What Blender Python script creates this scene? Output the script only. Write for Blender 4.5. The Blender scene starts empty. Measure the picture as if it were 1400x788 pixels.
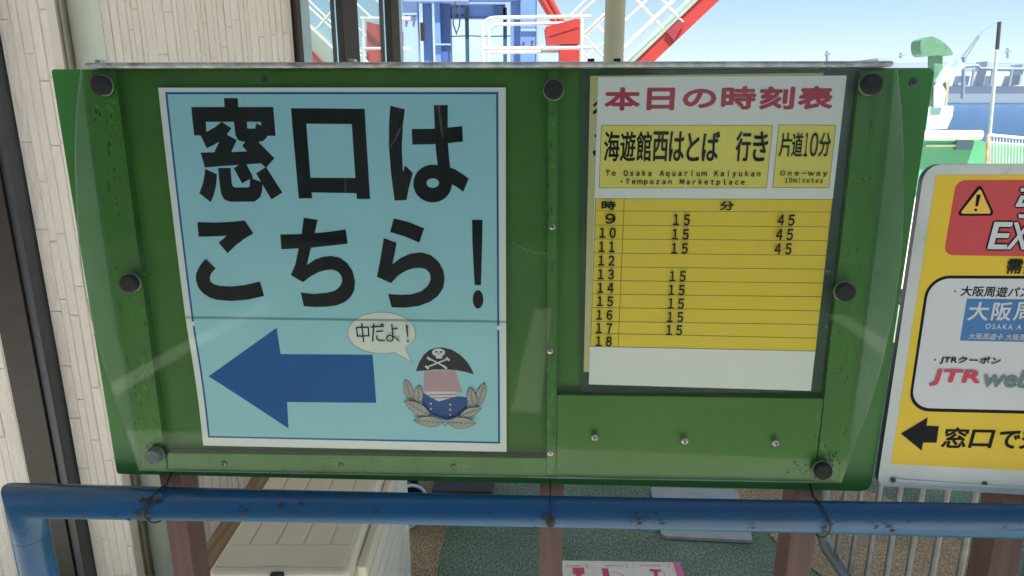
import bpy, math, random
from mathutils import Vector
from mathutils.geometry import tessellate_polygon
random.seed(7)
SC = bpy.context.scene
COL = SC.collection
R = math.radians

# ------------------------------------------------------------------ camera, sky, sun, exposure
F, CX, CY = 960.0, 700.0, 394.0
PITCH = R(15.1)
CAM = Vector((0, 0, 1.5))
cam = bpy.data.cameras.new('camera'); cam_o = bpy.data.objects.new('camera', cam); COL.objects.link(cam_o)
cam.sensor_width = 36.0; cam.lens = 36.0 * F / 1400.0
cam.clip_start = 0.02; cam.clip_end = 20000
cam_o.location = CAM; cam_o.rotation_euler = (R(90) - PITCH, 0, 0)
SC.camera = cam_o

SUN_ELEV, SUN_AZ = 69.0, 150.0          # azimuth clockwise from +Y: behind the viewer, to the right
world = bpy.data.worlds.new('World'); SC.world = world; world.use_nodes = True
wn = world.node_tree.nodes; wl = world.node_tree.links
sky = wn.new('ShaderNodeTexSky'); sky.sky_type = 'NISHITA'; sky.sun_disc = False
sky.sun_elevation = R(SUN_ELEV); sky.sun_rotation = R(SUN_AZ)
sky.air_density = 1.0; sky.dust_density = 0.3; sky.ozone_density = 5.0
bg = wn['Background']; bg.inputs['Strength'].default_value = 0.05
wl.new(sky.outputs['Color'], bg.inputs['Color'])
sun = bpy.data.lights.new('sun', 'SUN'); sun.energy = 5.0; sun.angle = R(0.5); sun.color = (1.0, 0.95, 0.87)
sun_o = bpy.data.objects.new('sun', sun); COL.objects.link(sun_o)
sd = Vector((math.sin(R(SUN_AZ)) * math.cos(R(SUN_ELEV)), math.cos(R(SUN_AZ)) * math.cos(R(SUN_ELEV)), math.sin(R(SUN_ELEV))))
sun_o.rotation_euler = sd.to_track_quat('Z', 'Y').to_euler()
sun_o.location = sd * 30

SC.view_settings.view_transform = 'Standard'; SC.view_settings.look = 'None'
SC.view_settings.gamma = 1.0; SC.view_settings.use_curve_mapping = False
SC.view_settings.exposure = 1.62
SC.cycles.use_denoising = True
SC.cycles.max_bounces = 10; SC.cycles.diffuse_bounces = 5; SC.cycles.glossy_bounces = 4
SC.cycles.transparent_max_bounces = 24; SC.cycles.transmission_bounces = 8
SC.cycles.sample_clamp_indirect = 6

# ------------------------------------------------------------------ helpers: rays, frames
def ray(px, py):
    x = (px - CX) / F; y = (py - CY) / F
    return Vector((x, math.cos(PITCH) - y * math.sin(PITCH), -math.sin(PITCH) - y * math.cos(PITCH)))
def at(px, py, Y):
    d = ray(px, py); return CAM + d * (Y / d.y)
def on_z(px, py, z):
    d = ray(px, py); return CAM + d * ((z - CAM.z) / d.z)

class Fr:
    def __init__(s, O, U, V):
        s.O = Vector(O); s.U = Vector(U).normalized(); s.V = Vector(V).normalized(); s.N = s.U.cross(s.V)
    def px(s, px, py, h=0.0):
        d = ray(px, py); O = s.O + s.N * h
        P = CAM + d * ((O - CAM).dot(s.N) / d.dot(s.N)) - O
        return (P.dot(s.U), P.dot(s.V))
    def pts(s, l, h=0.0): return [s.px(a, b, h) for a, b in l]
    def w(s, u, v, h=0.0): return s.O + s.U * u + s.V * v + s.N * h
ZF = Fr((0, 0, 0), (1, 0, 0), (0, 1, 0))            # the ground plane, N = up

def Z(ox, oy, sc, l): return [(ox + a / sc, oy + b / sc) for a, b in l]
def arc(cx, cy, rx, ry, a0, a1, n): return [(cx + rx * math.cos(R(a0 + (a1 - a0) * i / n)), cy + ry * math.sin(R(a0 + (a1 - a0) * i / n))) for i in range(n + 1)]
def rounded(uv, r, n=5):
    out = []; L = len(uv)
    for i in range(L):
        p = Vector(uv[i]); a = (Vector(uv[i - 1]) - p); b = (Vector(uv[(i + 1) % L]) - p)
        rr = r[i] if isinstance(r, (list, tuple)) else r
        if rr <= 0: out.append(tuple(p)); continue
        ang = a.angle(b); t = rr / math.tan(ang / 2)
        a.normalize(); b.normalize()
        c = p + (a + b).normalized() * (rr / math.sin(ang / 2))
        s, e = p + a * t - c, p + b * t - c
        a0 = math.atan2(s.y, s.x); a1 = math.atan2(e.y, e.x); dd = a1 - a0
        while dd > math.pi: dd -= 2 * math.pi
        while dd < -math.pi: dd += 2 * math.pi
        for k in range(n + 1):
            t2 = a0 + dd * k / n; out.append((c.x + rr * math.cos(t2), c.y + rr * math.sin(t2)))
    return out

# ------------------------------------------------------------------ helpers: mesh collector
class MB:
    def __init__(s): s.v = []; s.f = []; s.m = []; s.sm = []; s.mats = []
    def mi(s, mat):
        if mat not in s.mats: s.mats.append(mat)
        return s.mats.index(mat)
    def add(s, vs, fs, mat, smooth=False):
        o = len(s.v); k = s.mi(mat)
        s.v += [Vector(v) for v in vs]
        for f in fs: s.f.append([i + o for i in f]); s.m.append(k); s.sm.append(smooth)
        return s
    def hexa(s, p, mat):                     # 8 points: 4 bottom ring, 4 top ring
        return s.add(p, [(3, 2, 1, 0), (4, 5, 6, 7), (0, 1, 5, 4), (1, 2, 6, 5), (2, 3, 7, 6), (3, 0, 4, 7)], mat)
    def box(s, x0, x1, y0, y1, z0, z1, mat):
        return s.hexa([(x0, y0, z0), (x1, y0, z0), (x1, y1, z0), (x0, y1, z0), (x0, y0, z1), (x1, y0, z1), (x1, y1, z1), (x0, y1, z1)], mat)
    def fbox(s, fr, u0, u1, v0, v1, h0, h1, mat):
        return s.hexa([fr.w(u0, v0, h0), fr.w(u1, v0, h0), fr.w(u1, v1, h0), fr.w(u0, v1, h0), fr.w(u0, v0, h1), fr.w(u1, v0, h1), fr.w(u1, v1, h1), fr.w(u0, v1, h1)], mat)
    def prism(s, fr, uv, h0, h1, mat, side=None):
        a = sum(uv[i - 1][0] * uv[i][1] - uv[i][0] * uv[i - 1][1] for i in range(len(uv)))
        if a < 0: uv = uv[::-1]
        n = len(uv); tri = tessellate_polygon([[Vector((u, v, 0)) for u, v in uv]])
        top = [fr.w(u, v, h1) for u, v in uv]; bot = [fr.w(u, v, h0) for u, v in uv]
        def up(t):
            (a, b), (c, d), (e, f) = (uv[i] for i in t)
            return t if (c - a) * (f - b) - (d - b) * (e - a) > 0 else t[::-1]
        tri = [up(tuple(t)) for t in tri]
        s.add(top, tri, mat); s.add(bot, [t[::-1] for t in tri], mat)
        s.add(bot + top, [(i, (i + 1) % n, n + (i + 1) % n, n + i) for i in range(n)], side or mat)
        return s
    def bar(s, p0, p1, w, d, mat, up=(0, 0, 1)):
        p0, p1 = Vector(p0), Vector(p1); t = (p1 - p0).normalized(); a = t.cross(Vector(up))
        if a.length < 1e-4: a = t.cross(Vector((0, 1, 0)))
        a.normalize(); b = a.cross(t).normalized(); a *= w / 2; b *= d / 2
        return s.hexa([p0 - a - b, p0 + a - b, p0 + a + b, p0 - a + b, p1 - a - b, p1 + a - b, p1 + a + b, p1 - a + b], mat)
    def tube(s, pts, r, mat, n=14, closed=False, caps=True):
        P = [Vector(p) for p in pts]; L = len(P); rings = []
        t0 = (P[1] - P[0]).normalized(); x = t0.cross(Vector((0.13, 0.31, 0.94)))
        if x.length < 0.05: x = t0.cross(Vector((1, 0, 0)))
        x.normalize()
        rr = r if isinstance(r, (list, tuple)) else [r] * L
        for i in range(L):
            if closed: a, b = (P[i] - P[i - 1]).normalized(), (P[(i + 1) % L] - P[i]).normalized()
            else:
                a = (P[i] - P[i - 1]).normalized() if i else (P[1] - P[0]).normalized()
                b = (P[i + 1] - P[i]).normalized() if i < L - 1 else a
            t = (a + b).normalized(); k = 1 / max(0.3, t.dot(a))
            x = (x - a * x.dot(a)).normalized(); y = a.cross(x)
            bend = (b - a); ring = []
            for j in range(n):
                an = 2 * math.pi * j / n; o = (x * math.cos(an) + y * math.sin(an)) * rr[i]
                o = o - a * (o.dot(t) / a.dot(t))        # project along the tube onto the mitre plane
                ring.append(P[i] + o)
            rings.append(ring); x = (x - b * x.dot(b)).normalized()
        vs = [q for g in rings for q in g]; fs = []
        for i in range(L if closed else L - 1):
            k = (i + 1) % L
            for j in range(n): fs.append((i * n + j, i * n + (j + 1) % n, k * n + (j + 1) % n, k * n + j))
        s.add(vs, fs, mat, True)
        if caps and not closed: s.add(rings[0], [tuple(range(n))[::-1]], mat); s.add(rings[-1], [tuple(range(n))], mat)
        return s
    def lathe(s, base, axis, prof, mat, n=20):   # prof: (r, h) along axis
        base = Vector(base); t = Vector(axis).normalized(); x = t.cross(Vector((0.2, 0.3, 0.93))).normalized(); y = t.cross(x)
        vs = []; fs = []
        for r, h in prof:
            for j in range(n):
                a = 2 * math.pi * j / n; vs.append(base + t * h + (x * math.cos(a) + y * math.sin(a)) * max(r, 1e-5))
        for i in range(len(prof) - 1):
            for j in range(n): fs.append((i * n + j, i * n + (j + 1) % n, (i + 1) * n + (j + 1) % n, (i + 1) * n + j))
        return s.add(vs, fs, mat, True)

def put(name, mb, parent=None, bevel=0.0, seg=2):
    me = bpy.data.meshes.new(name)
    if parent is not None: off = ROOT[parent.name]
    else:
        lo = [min(v[i] for v in mb.v) for i in range(3)]; hi = [max(v[i] for v in mb.v) for i in range(3)]
        off = Vector(((lo[0] + hi[0]) / 2, (lo[1] + hi[1]) / 2, lo[2]))
    me.from_pydata([v - off for v in mb.v], [], mb.f)
    for m in mb.mats: me.materials.append(m)
    me.polygons.foreach_set('material_index', mb.m); me.polygons.foreach_set('use_smooth', mb.sm); me.update()
    o = bpy.data.objects.new(name, me); COL.objects.link(o)
    if parent is not None: o.parent = parent
    else: o.location = off
    ROOT[o.name] = off
    if bevel:
        b = o.modifiers.new('bevel', 'BEVEL'); b.width = bevel; b.segments = seg; b.limit_method = 'ANGLE'; b.angle_limit = R(40)
        b.harden_normals = False
    return o
ROOT = {}
def thing(name, label, cat, loc, group=None):
    o = bpy.data.objects.new(name, None); COL.objects.link(o); o.location = loc; o.empty_display_size = 0.1
    ROOT[o.name] = Vector(loc); return tag(o, label, cat, group)
def tag(o, label, cat, group=None, kind=None):
    if label: o['label'] = label
    if cat: o['category'] = cat
    if group: o['group'] = group
    if kind: o['kind'] = kind
    return o
def copy_tree(o, delta, label=None, parent=None):
    c = o.copy(); COL.objects.link(c)
    if parent is None: c.location = o.location + Vector(delta); ROOT[c.name] = ROOT[o.name] + Vector(delta)
    else: c.parent = parent
    if label: c['label'] = label
    for ch in list(o.children): copy_tree(ch, delta, None, c)
    return c

# ------------------------------------------------------------------ helpers: materials
def srgb(r, g, b):
    f = lambda c: (c / 12.92 if c <= 0.04045 else ((c + 0.055) / 1.055) ** 2.4)
    return tuple(f(c / 255.0) for c in (r, g, b))
def paint(name, col, col2=None, scale=6.0, rough=0.5, metal=0.0, bump=0.0, bscale=60.0, chips=None, spec=0.5, stretch=None, stain=None, bdist=0.002):
    """two-tone mottled surface; chips=(colour, rim colour, scale, threshold); stain=(colour, scale, threshold, amount)"""
    m = bpy.data.materials.new(name); m.use_nodes = True; nt = m.node_tree; N = nt.nodes; L = nt.links
    b = N['Principled BSDF']; b.inputs['Roughness'].default_value = rough; b.inputs['Metallic'].default_value = metal
    b.inputs['Specular IOR Level'].default_value = spec
    tc = N.new('ShaderNodeTexCoord'); src = tc.outputs['Object']
    if stretch:
        mp = N.new('ShaderNodeMapping'); mp.inputs['Scale'].default_value = stretch; L.new(src, mp.inputs['Vector']); src = mp.outputs['Vector']
    def noise(sc, det=4, ro=0.55, s=None):
        n = N.new('ShaderNodeTexNoise'); n.inputs['Scale'].default_value = sc; n.inputs['Detail'].default_value = det
        n.inputs['Roughness'].default_value = ro; L.new(s or src, n.inputs['Vector']); return n.outputs['Fac']
    def step(f, a, c):
        r = N.new('ShaderNodeMapRange'); r.inputs['From Min'].default_value = a; r.inputs['From Max'].default_value = c; L.new(f, r.inputs['Value']); return r.outputs['Result']
    def mix(f, A, B):
        x = N.new('ShaderNodeMix'); x.data_type = 'RGBA'
        if hasattr(f, 'is_linked'): L.new(f, x.inputs[0])
        else: x.inputs[0].default_value = f
        for q, i in ((A, 6), (B, 7)):
            if hasattr(q, 'is_linked'): L.new(q, x.inputs[i])
            else: x.inputs[i].default_value = (*q, 1)
        return x.outputs[2]
    col2 = col2 or tuple(c * 0.86 for c in col)
    c = mix(step(noise(scale), 0.35, 0.65), col, col2)
    if stain:
        f = step(noise(stain[1], 5, 0.6), stain[2], stain[2] + 0.12)
        mu = N.new('ShaderNodeMath'); mu.operation = 'MULTIPLY'; mu.inputs[1].default_value = stain[3]; L.new(f, mu.inputs[0])
        c = mix(mu.outputs[0], c, stain[0])
    if chips:
        n = noise(chips[2], 3, 0.5)
        c = mix(step(n, chips[3] - 0.025, chips[3] - 0.02), c, chips[1])
        c = mix(step(n, chips[3] + 0.002, chips[3] + 0.006), c, chips[0])
    L.new(c, b.inputs['Base Color'])
    if bump:
        bp = N.new('ShaderNodeBump'); bp.inputs['Strength'].default_value = min(1, bump); bp.inputs['Distance'].default_value = bdist
        L.new(noise(bscale, 5, 0.6), bp.inputs['Height']); L.new(bp.outputs['Normal'], b.inputs['Normal'])
    return m
def flat(name, col, rough=0.6, var=0.93, scale=25): return paint(name, col, tuple(c * var for c in col), scale, rough)

green_base = paint('green_paint_base', (0.028, 0.160, 0.020), (0.022, 0.132, 0.016), 5, 0.42, bump=0.15, bscale=40)
green_recess = paint('green_paint_recess', (0.044, 0.178, 0.007), (0.031, 0.135, 0.006), 4, 0.5, bump=0.1, bscale=40)
green_slat = paint('green_paint_worn', (0.052, 0.205, 0.013), (0.038, 0.16, 0.010), 12, 0.45, bump=0.5, bscale=90, stretch=(1.3, 1.3, 0.4),
                   chips=((0.085, 0.30, 0.03), (0.012, 0.03, 0.008), 85, 0.70), stain=((0.025, 0.045, 0.016), 60, 0.585, 0.5))
green_panel = paint('green_paint_panel', (0.050, 0.205, 0.006), (0.038, 0.168, 0.005), 3, 0.4, bump=0.12, bscale=50,
                    stain=((0.12, 0.25, 0.06), 120, 0.69, 0.6))
dark_strip_m = paint('dark_olive', (0.035, 0.045, 0.025), (0.06, 0.07, 0.045), 60, 0.9)
blue_pipe = paint('blue_pipe_paint', (0.012, 0.088, 0.185), (0.022, 0.075, 0.135), 5, 0.24, stain=((0.035, 0.050, 0.050), 22, 0.60, 0.45), bump=0.35, bscale=130, spec=0.3,
                  chips=((0.030, 0.022, 0.010), (0.006, 0.016, 0.022), 30, 0.745))
wire_m = paint('wire', (0.02, 0.022, 0.02), None, 30, 0.35, metal=0.6)
rust_m = paint('rust', (0.050, 0.042, 0.020), (0.018, 0.020, 0.014), 160, 0.9, bump=0.5, bscale=200)
rubber_m = paint('black_rubber', (0.010, 0.012, 0.011), (0.018, 0.021, 0.019), 300, 0.65, bump=0.5, bscale=500, spec=0.2)
washer_m = paint('washer_plastic', (0.12, 0.15, 0.11), None, 80, 0.3)
chrome_m = paint('screw_steel', (0.62, 0.60, 0.55), (0.35, 0.32, 0.27), 300, 0.28, metal=1.0)
dark_m = flat('screw_recess', (0.015, 0.014, 0.012), 0.8)
wood_m = paint('brown_stained_timber', (0.085, 0.036, 0.029), (0.055, 0.022, 0.018), 14, 0.65, bump=0.6, bscale=50, stretch=(6, 6, 0.35))
paper_w = paint('poster_paper', (0.88, 0.87, 0.76), (0.84, 0.83, 0.72), 3, 0.55)
paper_b = paint('poster_pale_blue', (0.39, 0.70, 0.71), (0.355, 0.655, 0.67), 2.5, 0.55)
ink_k = paint('black_ink', (0.006, 0.008, 0.008), (0.010, 0.012, 0.011), 5, 0.6, spec=0.12)
ink_b = paint('blue_ink', (0.012, 0.115, 0.34), (0.016, 0.125, 0.34), 5, 0.6, spec=0.15)
paper_t = paint('timetable_paper', (0.90, 0.88, 0.78), (0.87, 0.85, 0.75), 3, 0.6)
paper_y = paint('yellowed_paper', (0.66, 0.60, 0.25), (0.58, 0.52, 0.20), 5, 0.6)
yel_m = paint('yellow_print', (0.93, 0.68, 0.045), (0.90, 0.64, 0.04), 4, 0.55)
yel_p = paint('pale_yellow_print', (0.91, 0.77, 0.14), (0.88, 0.73, 0.13), 4, 0.55)
red_ink = flat('red_ink', (0.52, 0.040, 0.070), 0.55)
line_ink = flat('grey_line_ink', (0.10, 0.085, 0.03), 0.6)
alu_m = paint('weathered_white_plate', (0.55, 0.585, 0.51), (0.46, 0.50, 0.43), 10, 0.45, stain=((0.25, 0.26, 0.22), 28, 0.62, 0.7), bump=0.1)
sign_y = paint('sign_yellow_film', (0.68, 0.48, 0.022), (0.62, 0.43, 0.018), 12, 0.4)
sign_r = paint('sign_red_film', (0.52, 0.050, 0.050), (0.47, 0.055, 0.05), 14, 0.4, stain=((0.5, 0.16, 0.10), 90, 0.66, 0.5))
sign_w = paint('sign_white_film', (0.54, 0.565, 0.52), (0.505, 0.53, 0.49), 8, 0.4)
sign_b = paint('sign_blue_film', (0.045, 0.17, 0.36), None, 9, 0.4)
grey_ink = flat('grey_green_ink', (0.13, 0.19, 0.17), 0.5)
orange_y = flat('triangle_yellow', (0.78, 0.46, 0.07), 0.4)
siding_m = paint('cream_siding', (0.84, 0.765, 0.66), (0.79, 0.71, 0.605), 9, 0.65, bump=1.0, bscale=45, stretch=(1.6, 1.6, 0.6), bdist=0.007)
groove_m = flat('siding_groove', (0.80, 0.72, 0.615), 0.9)
siding_m2 = paint('cream_siding_warm', (0.81, 0.725, 0.61), (0.86, 0.79, 0.69), 7, 0.65, bump=1.0, bscale=38, stretch=(1.6, 1.6, 0.5), bdist=0.008, stain=((0.55, 0.47, 0.37), 14, 0.62, 0.35))
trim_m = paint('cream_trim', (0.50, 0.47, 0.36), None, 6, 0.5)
gutter_m = paint('pale_gutter', (0.66, 0.70, 0.58), None, 4, 0.4, stretch=(1, 1, 0.1))
dkframe_m = paint('dark_brown_frame', (0.020, 0.015, 0.011), (0.028, 0.021, 0.015), 30, 0.45)
greyframe_m = paint('grey_metal_frame', (0.06, 0.065, 0.07), None, 20, 0.4, metal=0.3)
aluframe_m = paint('aluminium_frame', (0.34, 0.44, 0.45), None, 10, 0.35, metal=0.4)
bin_m = paint('beige_resin', (0.58, 0.53, 0.41), (0.52, 0.47, 0.36), 6, 0.5, bump=0.15, stain=((0.22, 0.19, 0.13), 60, 0.665, 0.8))
bin_d = paint('beige_resin_side', (0.68, 0.66, 0.56), None, 6, 0.5)
plank_m = paint('tan_timber', (0.27, 0.19, 0.10), (0.18, 0.12, 0.06), 10, 0.7, stretch=(8, 0.7, 8), bump=0.3)
galv_m = paint('galvanised_steel', (0.21, 0.22, 0.215), (0.15, 0.16, 0.158), 30, 0.5, metal=0.6)
cream_pole = paint('cream_pole', (0.44, 0.43, 0.31), None, 3, 0.45)
white_rail = paint('white_gloss_paint', (0.62, 0.62, 0.59), None, 8, 0.4)
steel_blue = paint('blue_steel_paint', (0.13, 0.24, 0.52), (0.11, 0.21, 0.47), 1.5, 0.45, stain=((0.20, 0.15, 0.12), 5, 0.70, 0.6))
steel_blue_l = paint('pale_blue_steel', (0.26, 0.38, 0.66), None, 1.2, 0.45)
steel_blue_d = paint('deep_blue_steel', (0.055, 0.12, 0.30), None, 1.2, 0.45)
red_steel = paint('red_steel_paint', (0.38, 0.035, 0.027), (0.32, 0.03, 0.025), 3, 0.45)
teal_m = flat('dark_teal_paint', (0.02, 0.075, 0.10), 0.5)
paleblue_panel = paint('pale_blue_panel', (0.36, 0.47, 0.60), None, 0.6, 0.5)
greygreen_m = paint('grey_green_tread', (0.30, 0.38, 0.32), None, 3, 0.6)
boat_green = paint('boat_green_paint', (0.07, 0.30, 0.14), (0.10, 0.35, 0.18), 1.5, 0.4)
statue_green = paint('statue_green_paint', (0.11, 0.25, 0.15), (0.08, 0.19, 0.12), 9, 0.5)
statue_blue = paint('statue_sky_blue', (0.20, 0.48, 0.62), (0.62, 0.68, 0.30), 5.5, 0.5)
statue_tan = paint('statue_tan', (0.48, 0.38, 0.28), None, 4, 0.6)
pale_panel = paint('pale_blue_grey_panel', (0.45, 0.56, 0.64), (0.6, 0.66, 0.68), 3, 0.5)
leaflet_w = paint('leaflet_paper', (0.80, 0.78, 0.70), None, 5, 0.5)
pink_m = flat('leaflet_pink', (0.62, 0.16, 0.32), 0.5)
crim_m = flat('leaflet_crimson', (0.55, 0.05, 0.10), 0.5)
faint_m = flat('leaflet_faint_ink', (0.62, 0.38, 0.38), 0.5)
slab_m = paint('grey_plastic_mat', (0.36, 0.37, 0.37), (0.30, 0.31, 0.31), 12, 0.6)
navy_m = flat('navy_plastic', (0.012, 0.018, 0.045), 0.4)
rim_m = flat('pale_blue_rim', (0.45, 0.55, 0.72), 0.35)
dkbrown_m = paint('dark_brown_board', (0.035, 0.018, 0.015), None, 12, 0.6)
concrete_m = paint('pavement_concrete', (0.56, 0.54, 0.50), (0.49, 0.475, 0.44), 1.3, 0.85, bump=0.3, bscale=120)
canopy_m = paint('cream_soffit', (0.74, 0.72, 0.66), None, 1, 0.6)
facade_m = paint('beige_facade', (0.40, 0.37, 0.32), None, 0.6, 0.8)
shutter_m = paint('pale_shutter', (0.68, 0.70, 0.66), None, 1, 0.5)

def turf(name, a, b, c):
    m = bpy.data.materials.new(name); m.use_nodes = True; N = m.node_tree.nodes; L = m.node_tree.links
    p = N['Principled BSDF']; p.inputs['Roughness'].default_value = 0.9; p.inputs['Specular IOR Level'].default_value = 0.15
    tc = N.new('ShaderNodeTexCoord'); mp = N.new('ShaderNodeMapping'); mp.inputs['Scale'].default_value = (1, 0.55, 1); mp.inputs['Rotation'].default_value = (0, 0, 0.5)
    L.new(tc.outputs['Object'], mp.inputs['Vector'])
    n1 = N.new('ShaderNodeTexNoise'); n1.inputs['Scale'].default_value = 150; n1.inputs['Detail'].default_value = 3; n1.inputs['Roughness'].default_value = 0.7
    n2 = N.new('ShaderNodeTexNoise'); n2.inputs['Scale'].default_value = 4; n2.inputs['Detail'].default_value = 4
    L.new(mp.outputs['Vector'], n1.inputs['Vector']); L.new(tc.outputs['Object'], n2.inputs['Vector'])
    r = N.new('ShaderNodeValToRGB'); e = r.color_ramp.elements
    e[0].position = 0.36; e[0].color = (*a, 1); e[1].position = 0.66; e[1].color = (*c, 1); k = e.new(0.5); k.color = (*b, 1)
    L.new(n1.outputs['Fac'], r.inputs['Fac'])
    x = N.new('ShaderNodeMix'); x.data_type = 'RGBA'; x.blend_type = 'MULTIPLY'; x.inputs[0].default_value = 0.55
    r2 = N.new('ShaderNodeMapRange'); r2.inputs['From Min'].default_value = 0.3; r2.inputs['From Max'].default_value = 0.7; r2.inputs['To Min'].default_value = 0.55; r2.inputs['To Max'].default_value = 1.25
    L.new(n2.outputs['Fac'], r2.inputs['Value']); L.new(r.outputs['Color'], x.inputs[6]); L.new(r2.outputs['Result'], x.inputs[7])
    L.new(x.outputs[2], p.inputs['Base Color'])
    bp = N.new('ShaderNodeBump'); bp.inputs['Strength'].default_value = 1.0; bp.inputs['Distance'].default_value = 0.006
    L.new(n1.outputs['Fac'], bp.inputs['Height']); L.new(bp.outputs['Normal'], p.inputs['Normal'])
    return m
turf_g = turf('green_turf', (0.085, 0.14, 0.095), (0.165, 0.23, 0.165), (0.29, 0.37, 0.28))
turf_t = turf('tan_turf', (0.20, 0.14, 0.08), (0.36, 0.27, 0.16), (0.56, 0.46, 0.31))

def clear(name, tint, gloss_rough=0.02, dust=0.05, dustcol=(0.75, 0.8, 0.72), ior=1.45, smear=(3, 3, 1.2), gl=1.0):
    m = bpy.data.materials.new(name); m.use_nodes = True; N = m.node_tree.nodes; L = m.node_tree.links
    N.remove(N['Principled BSDF']); out = N['Material Output']
    t = N.new('ShaderNodeBsdfTransparent'); t.inputs['Color'].default_value = (*tint, 1)
    g = N.new('ShaderNodeBsdfGlossy'); g.inputs['Roughness'].default_value = gloss_rough; g.inputs['Color'].default_value = (gl, gl, gl, 1)
    d = N.new('ShaderNodeBsdfDiffuse'); d.inputs['Color'].default_value = (*dustcol, 1)
    fr = N.new('ShaderNodeFresnel'); fr.inputs['IOR'].default_value = ior
    tc = N.new('ShaderNodeTexCoord'); mp = N.new('ShaderNodeMapping'); mp.inputs['Scale'].default_value = smear; mp.inputs['Rotation'].default_value = (0, 0.5, 0)
    L.new(tc.outputs['Object'], mp.inputs['Vector'])
    n = N.new('ShaderNodeTexNoise'); n.inputs['Scale'].default_value = 3; n.inputs['Detail'].default_value = 6; n.inputs['Roughness'].default_value = 0.6
    L.new(mp.outputs['Vector'], n.inputs['Vector'])
    r = N.new('ShaderNodeMapRange'); r.inputs['From Min'].default_value = 0.35; r.inputs['From Max'].default_value = 0.75
    r.inputs['To Min'].default_value = dust * 0.35; r.inputs['To Max'].default_value = dust * 1.5; L.new(n.outputs['Fac'], r.inputs['Value'])
    m1 = N.new('ShaderNodeMixShader'); m2 = N.new('ShaderNodeMixShader')
    L.new(r.outputs['Result'], m1.inputs[0]); L.new(t.outputs[0], m1.inputs[1]); L.new(d.outputs[0], m1.inputs[2])
    L.new(fr.outputs[0], m2.inputs[0]); L.new(m1.outputs[0], m2.inputs[1]); L.new(g.outputs[0], m2.inputs[2])
    L.new(m2.outputs[0], out.inputs['Surface']); return m
acrylic_m = clear('clear_acrylic', (0.965, 0.985, 0.965), 0.035, 0.006, ior=1.18)
acrylic_mg = clear('sky_sheen_acrylic_margin', (0.95, 0.97, 0.94), 0.06, 0.085, (0.62, 0.68, 0.55), ior=1.25)  # side flaps: pale sky reflection put into the diffuse colour
scratch_m = clear('fine_scratch', (1.0, 1.0, 1.0), 0.3, 0.06, (0.75, 0.8, 0.72), ior=1.1)
acrylic_edge = clear('acrylic_cut_edge', (0.70, 0.80, 0.68), 0.3, 0.75, (0.72, 0.80, 0.68))
lip_m = clear('scuffed_clear_plastic', (0.55, 0.58, 0.54), 0.25, 0.55, (0.52, 0.54, 0.50), smear=(14, 14, 30))
film_m = clear('laminate_film', (0.80, 0.86, 0.83), 0.08, 0.22, (0.16, 0.22, 0.19), ior=1.3)
glass_m = clear('window_glass', (0.80, 0.86, 0.84), 0.0, 0.06, (0.6, 0.66, 0.66), ior=1.35)

# ------------------------------------------------------------------ helpers: lettering
_gl = {}
def glyphs(s, spacing=1.0):
    if (s, spacing) in _gl: return _gl[(s, spacing)]
    c = bpy.data.curves.new('tmp', 'FONT'); c.body = s; c.space_character = spacing; c.resolution_u = 4
    o = bpy.data.objects.new('tmp', c); COL.objects.link(o); bpy.context.view_layer.update()
    me = bpy.data.meshes.new_from_object(o.evaluated_get(bpy.context.evaluated_depsgraph_get()))
    vs = [(v.co.x, v.co.y) for v in me.vertices]; fs = [tuple(p.vertices) for p in me.polygons]
    bpy.data.objects.remove(o); bpy.data.curves.remove(c); bpy.data.meshes.remove(me)
    x0 = min(v[0] for v in vs); x1 = max(v[0] for v in vs); y0 = min(v[1] for v in vs); y1 = max(v[1] for v in vs)
    _gl[(s, spacing)] = ([((x - x0) / (x1 - x0), (y - y0) / (y1 - y0)) for x, y in vs], fs); return _gl[(s, spacing)]

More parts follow.
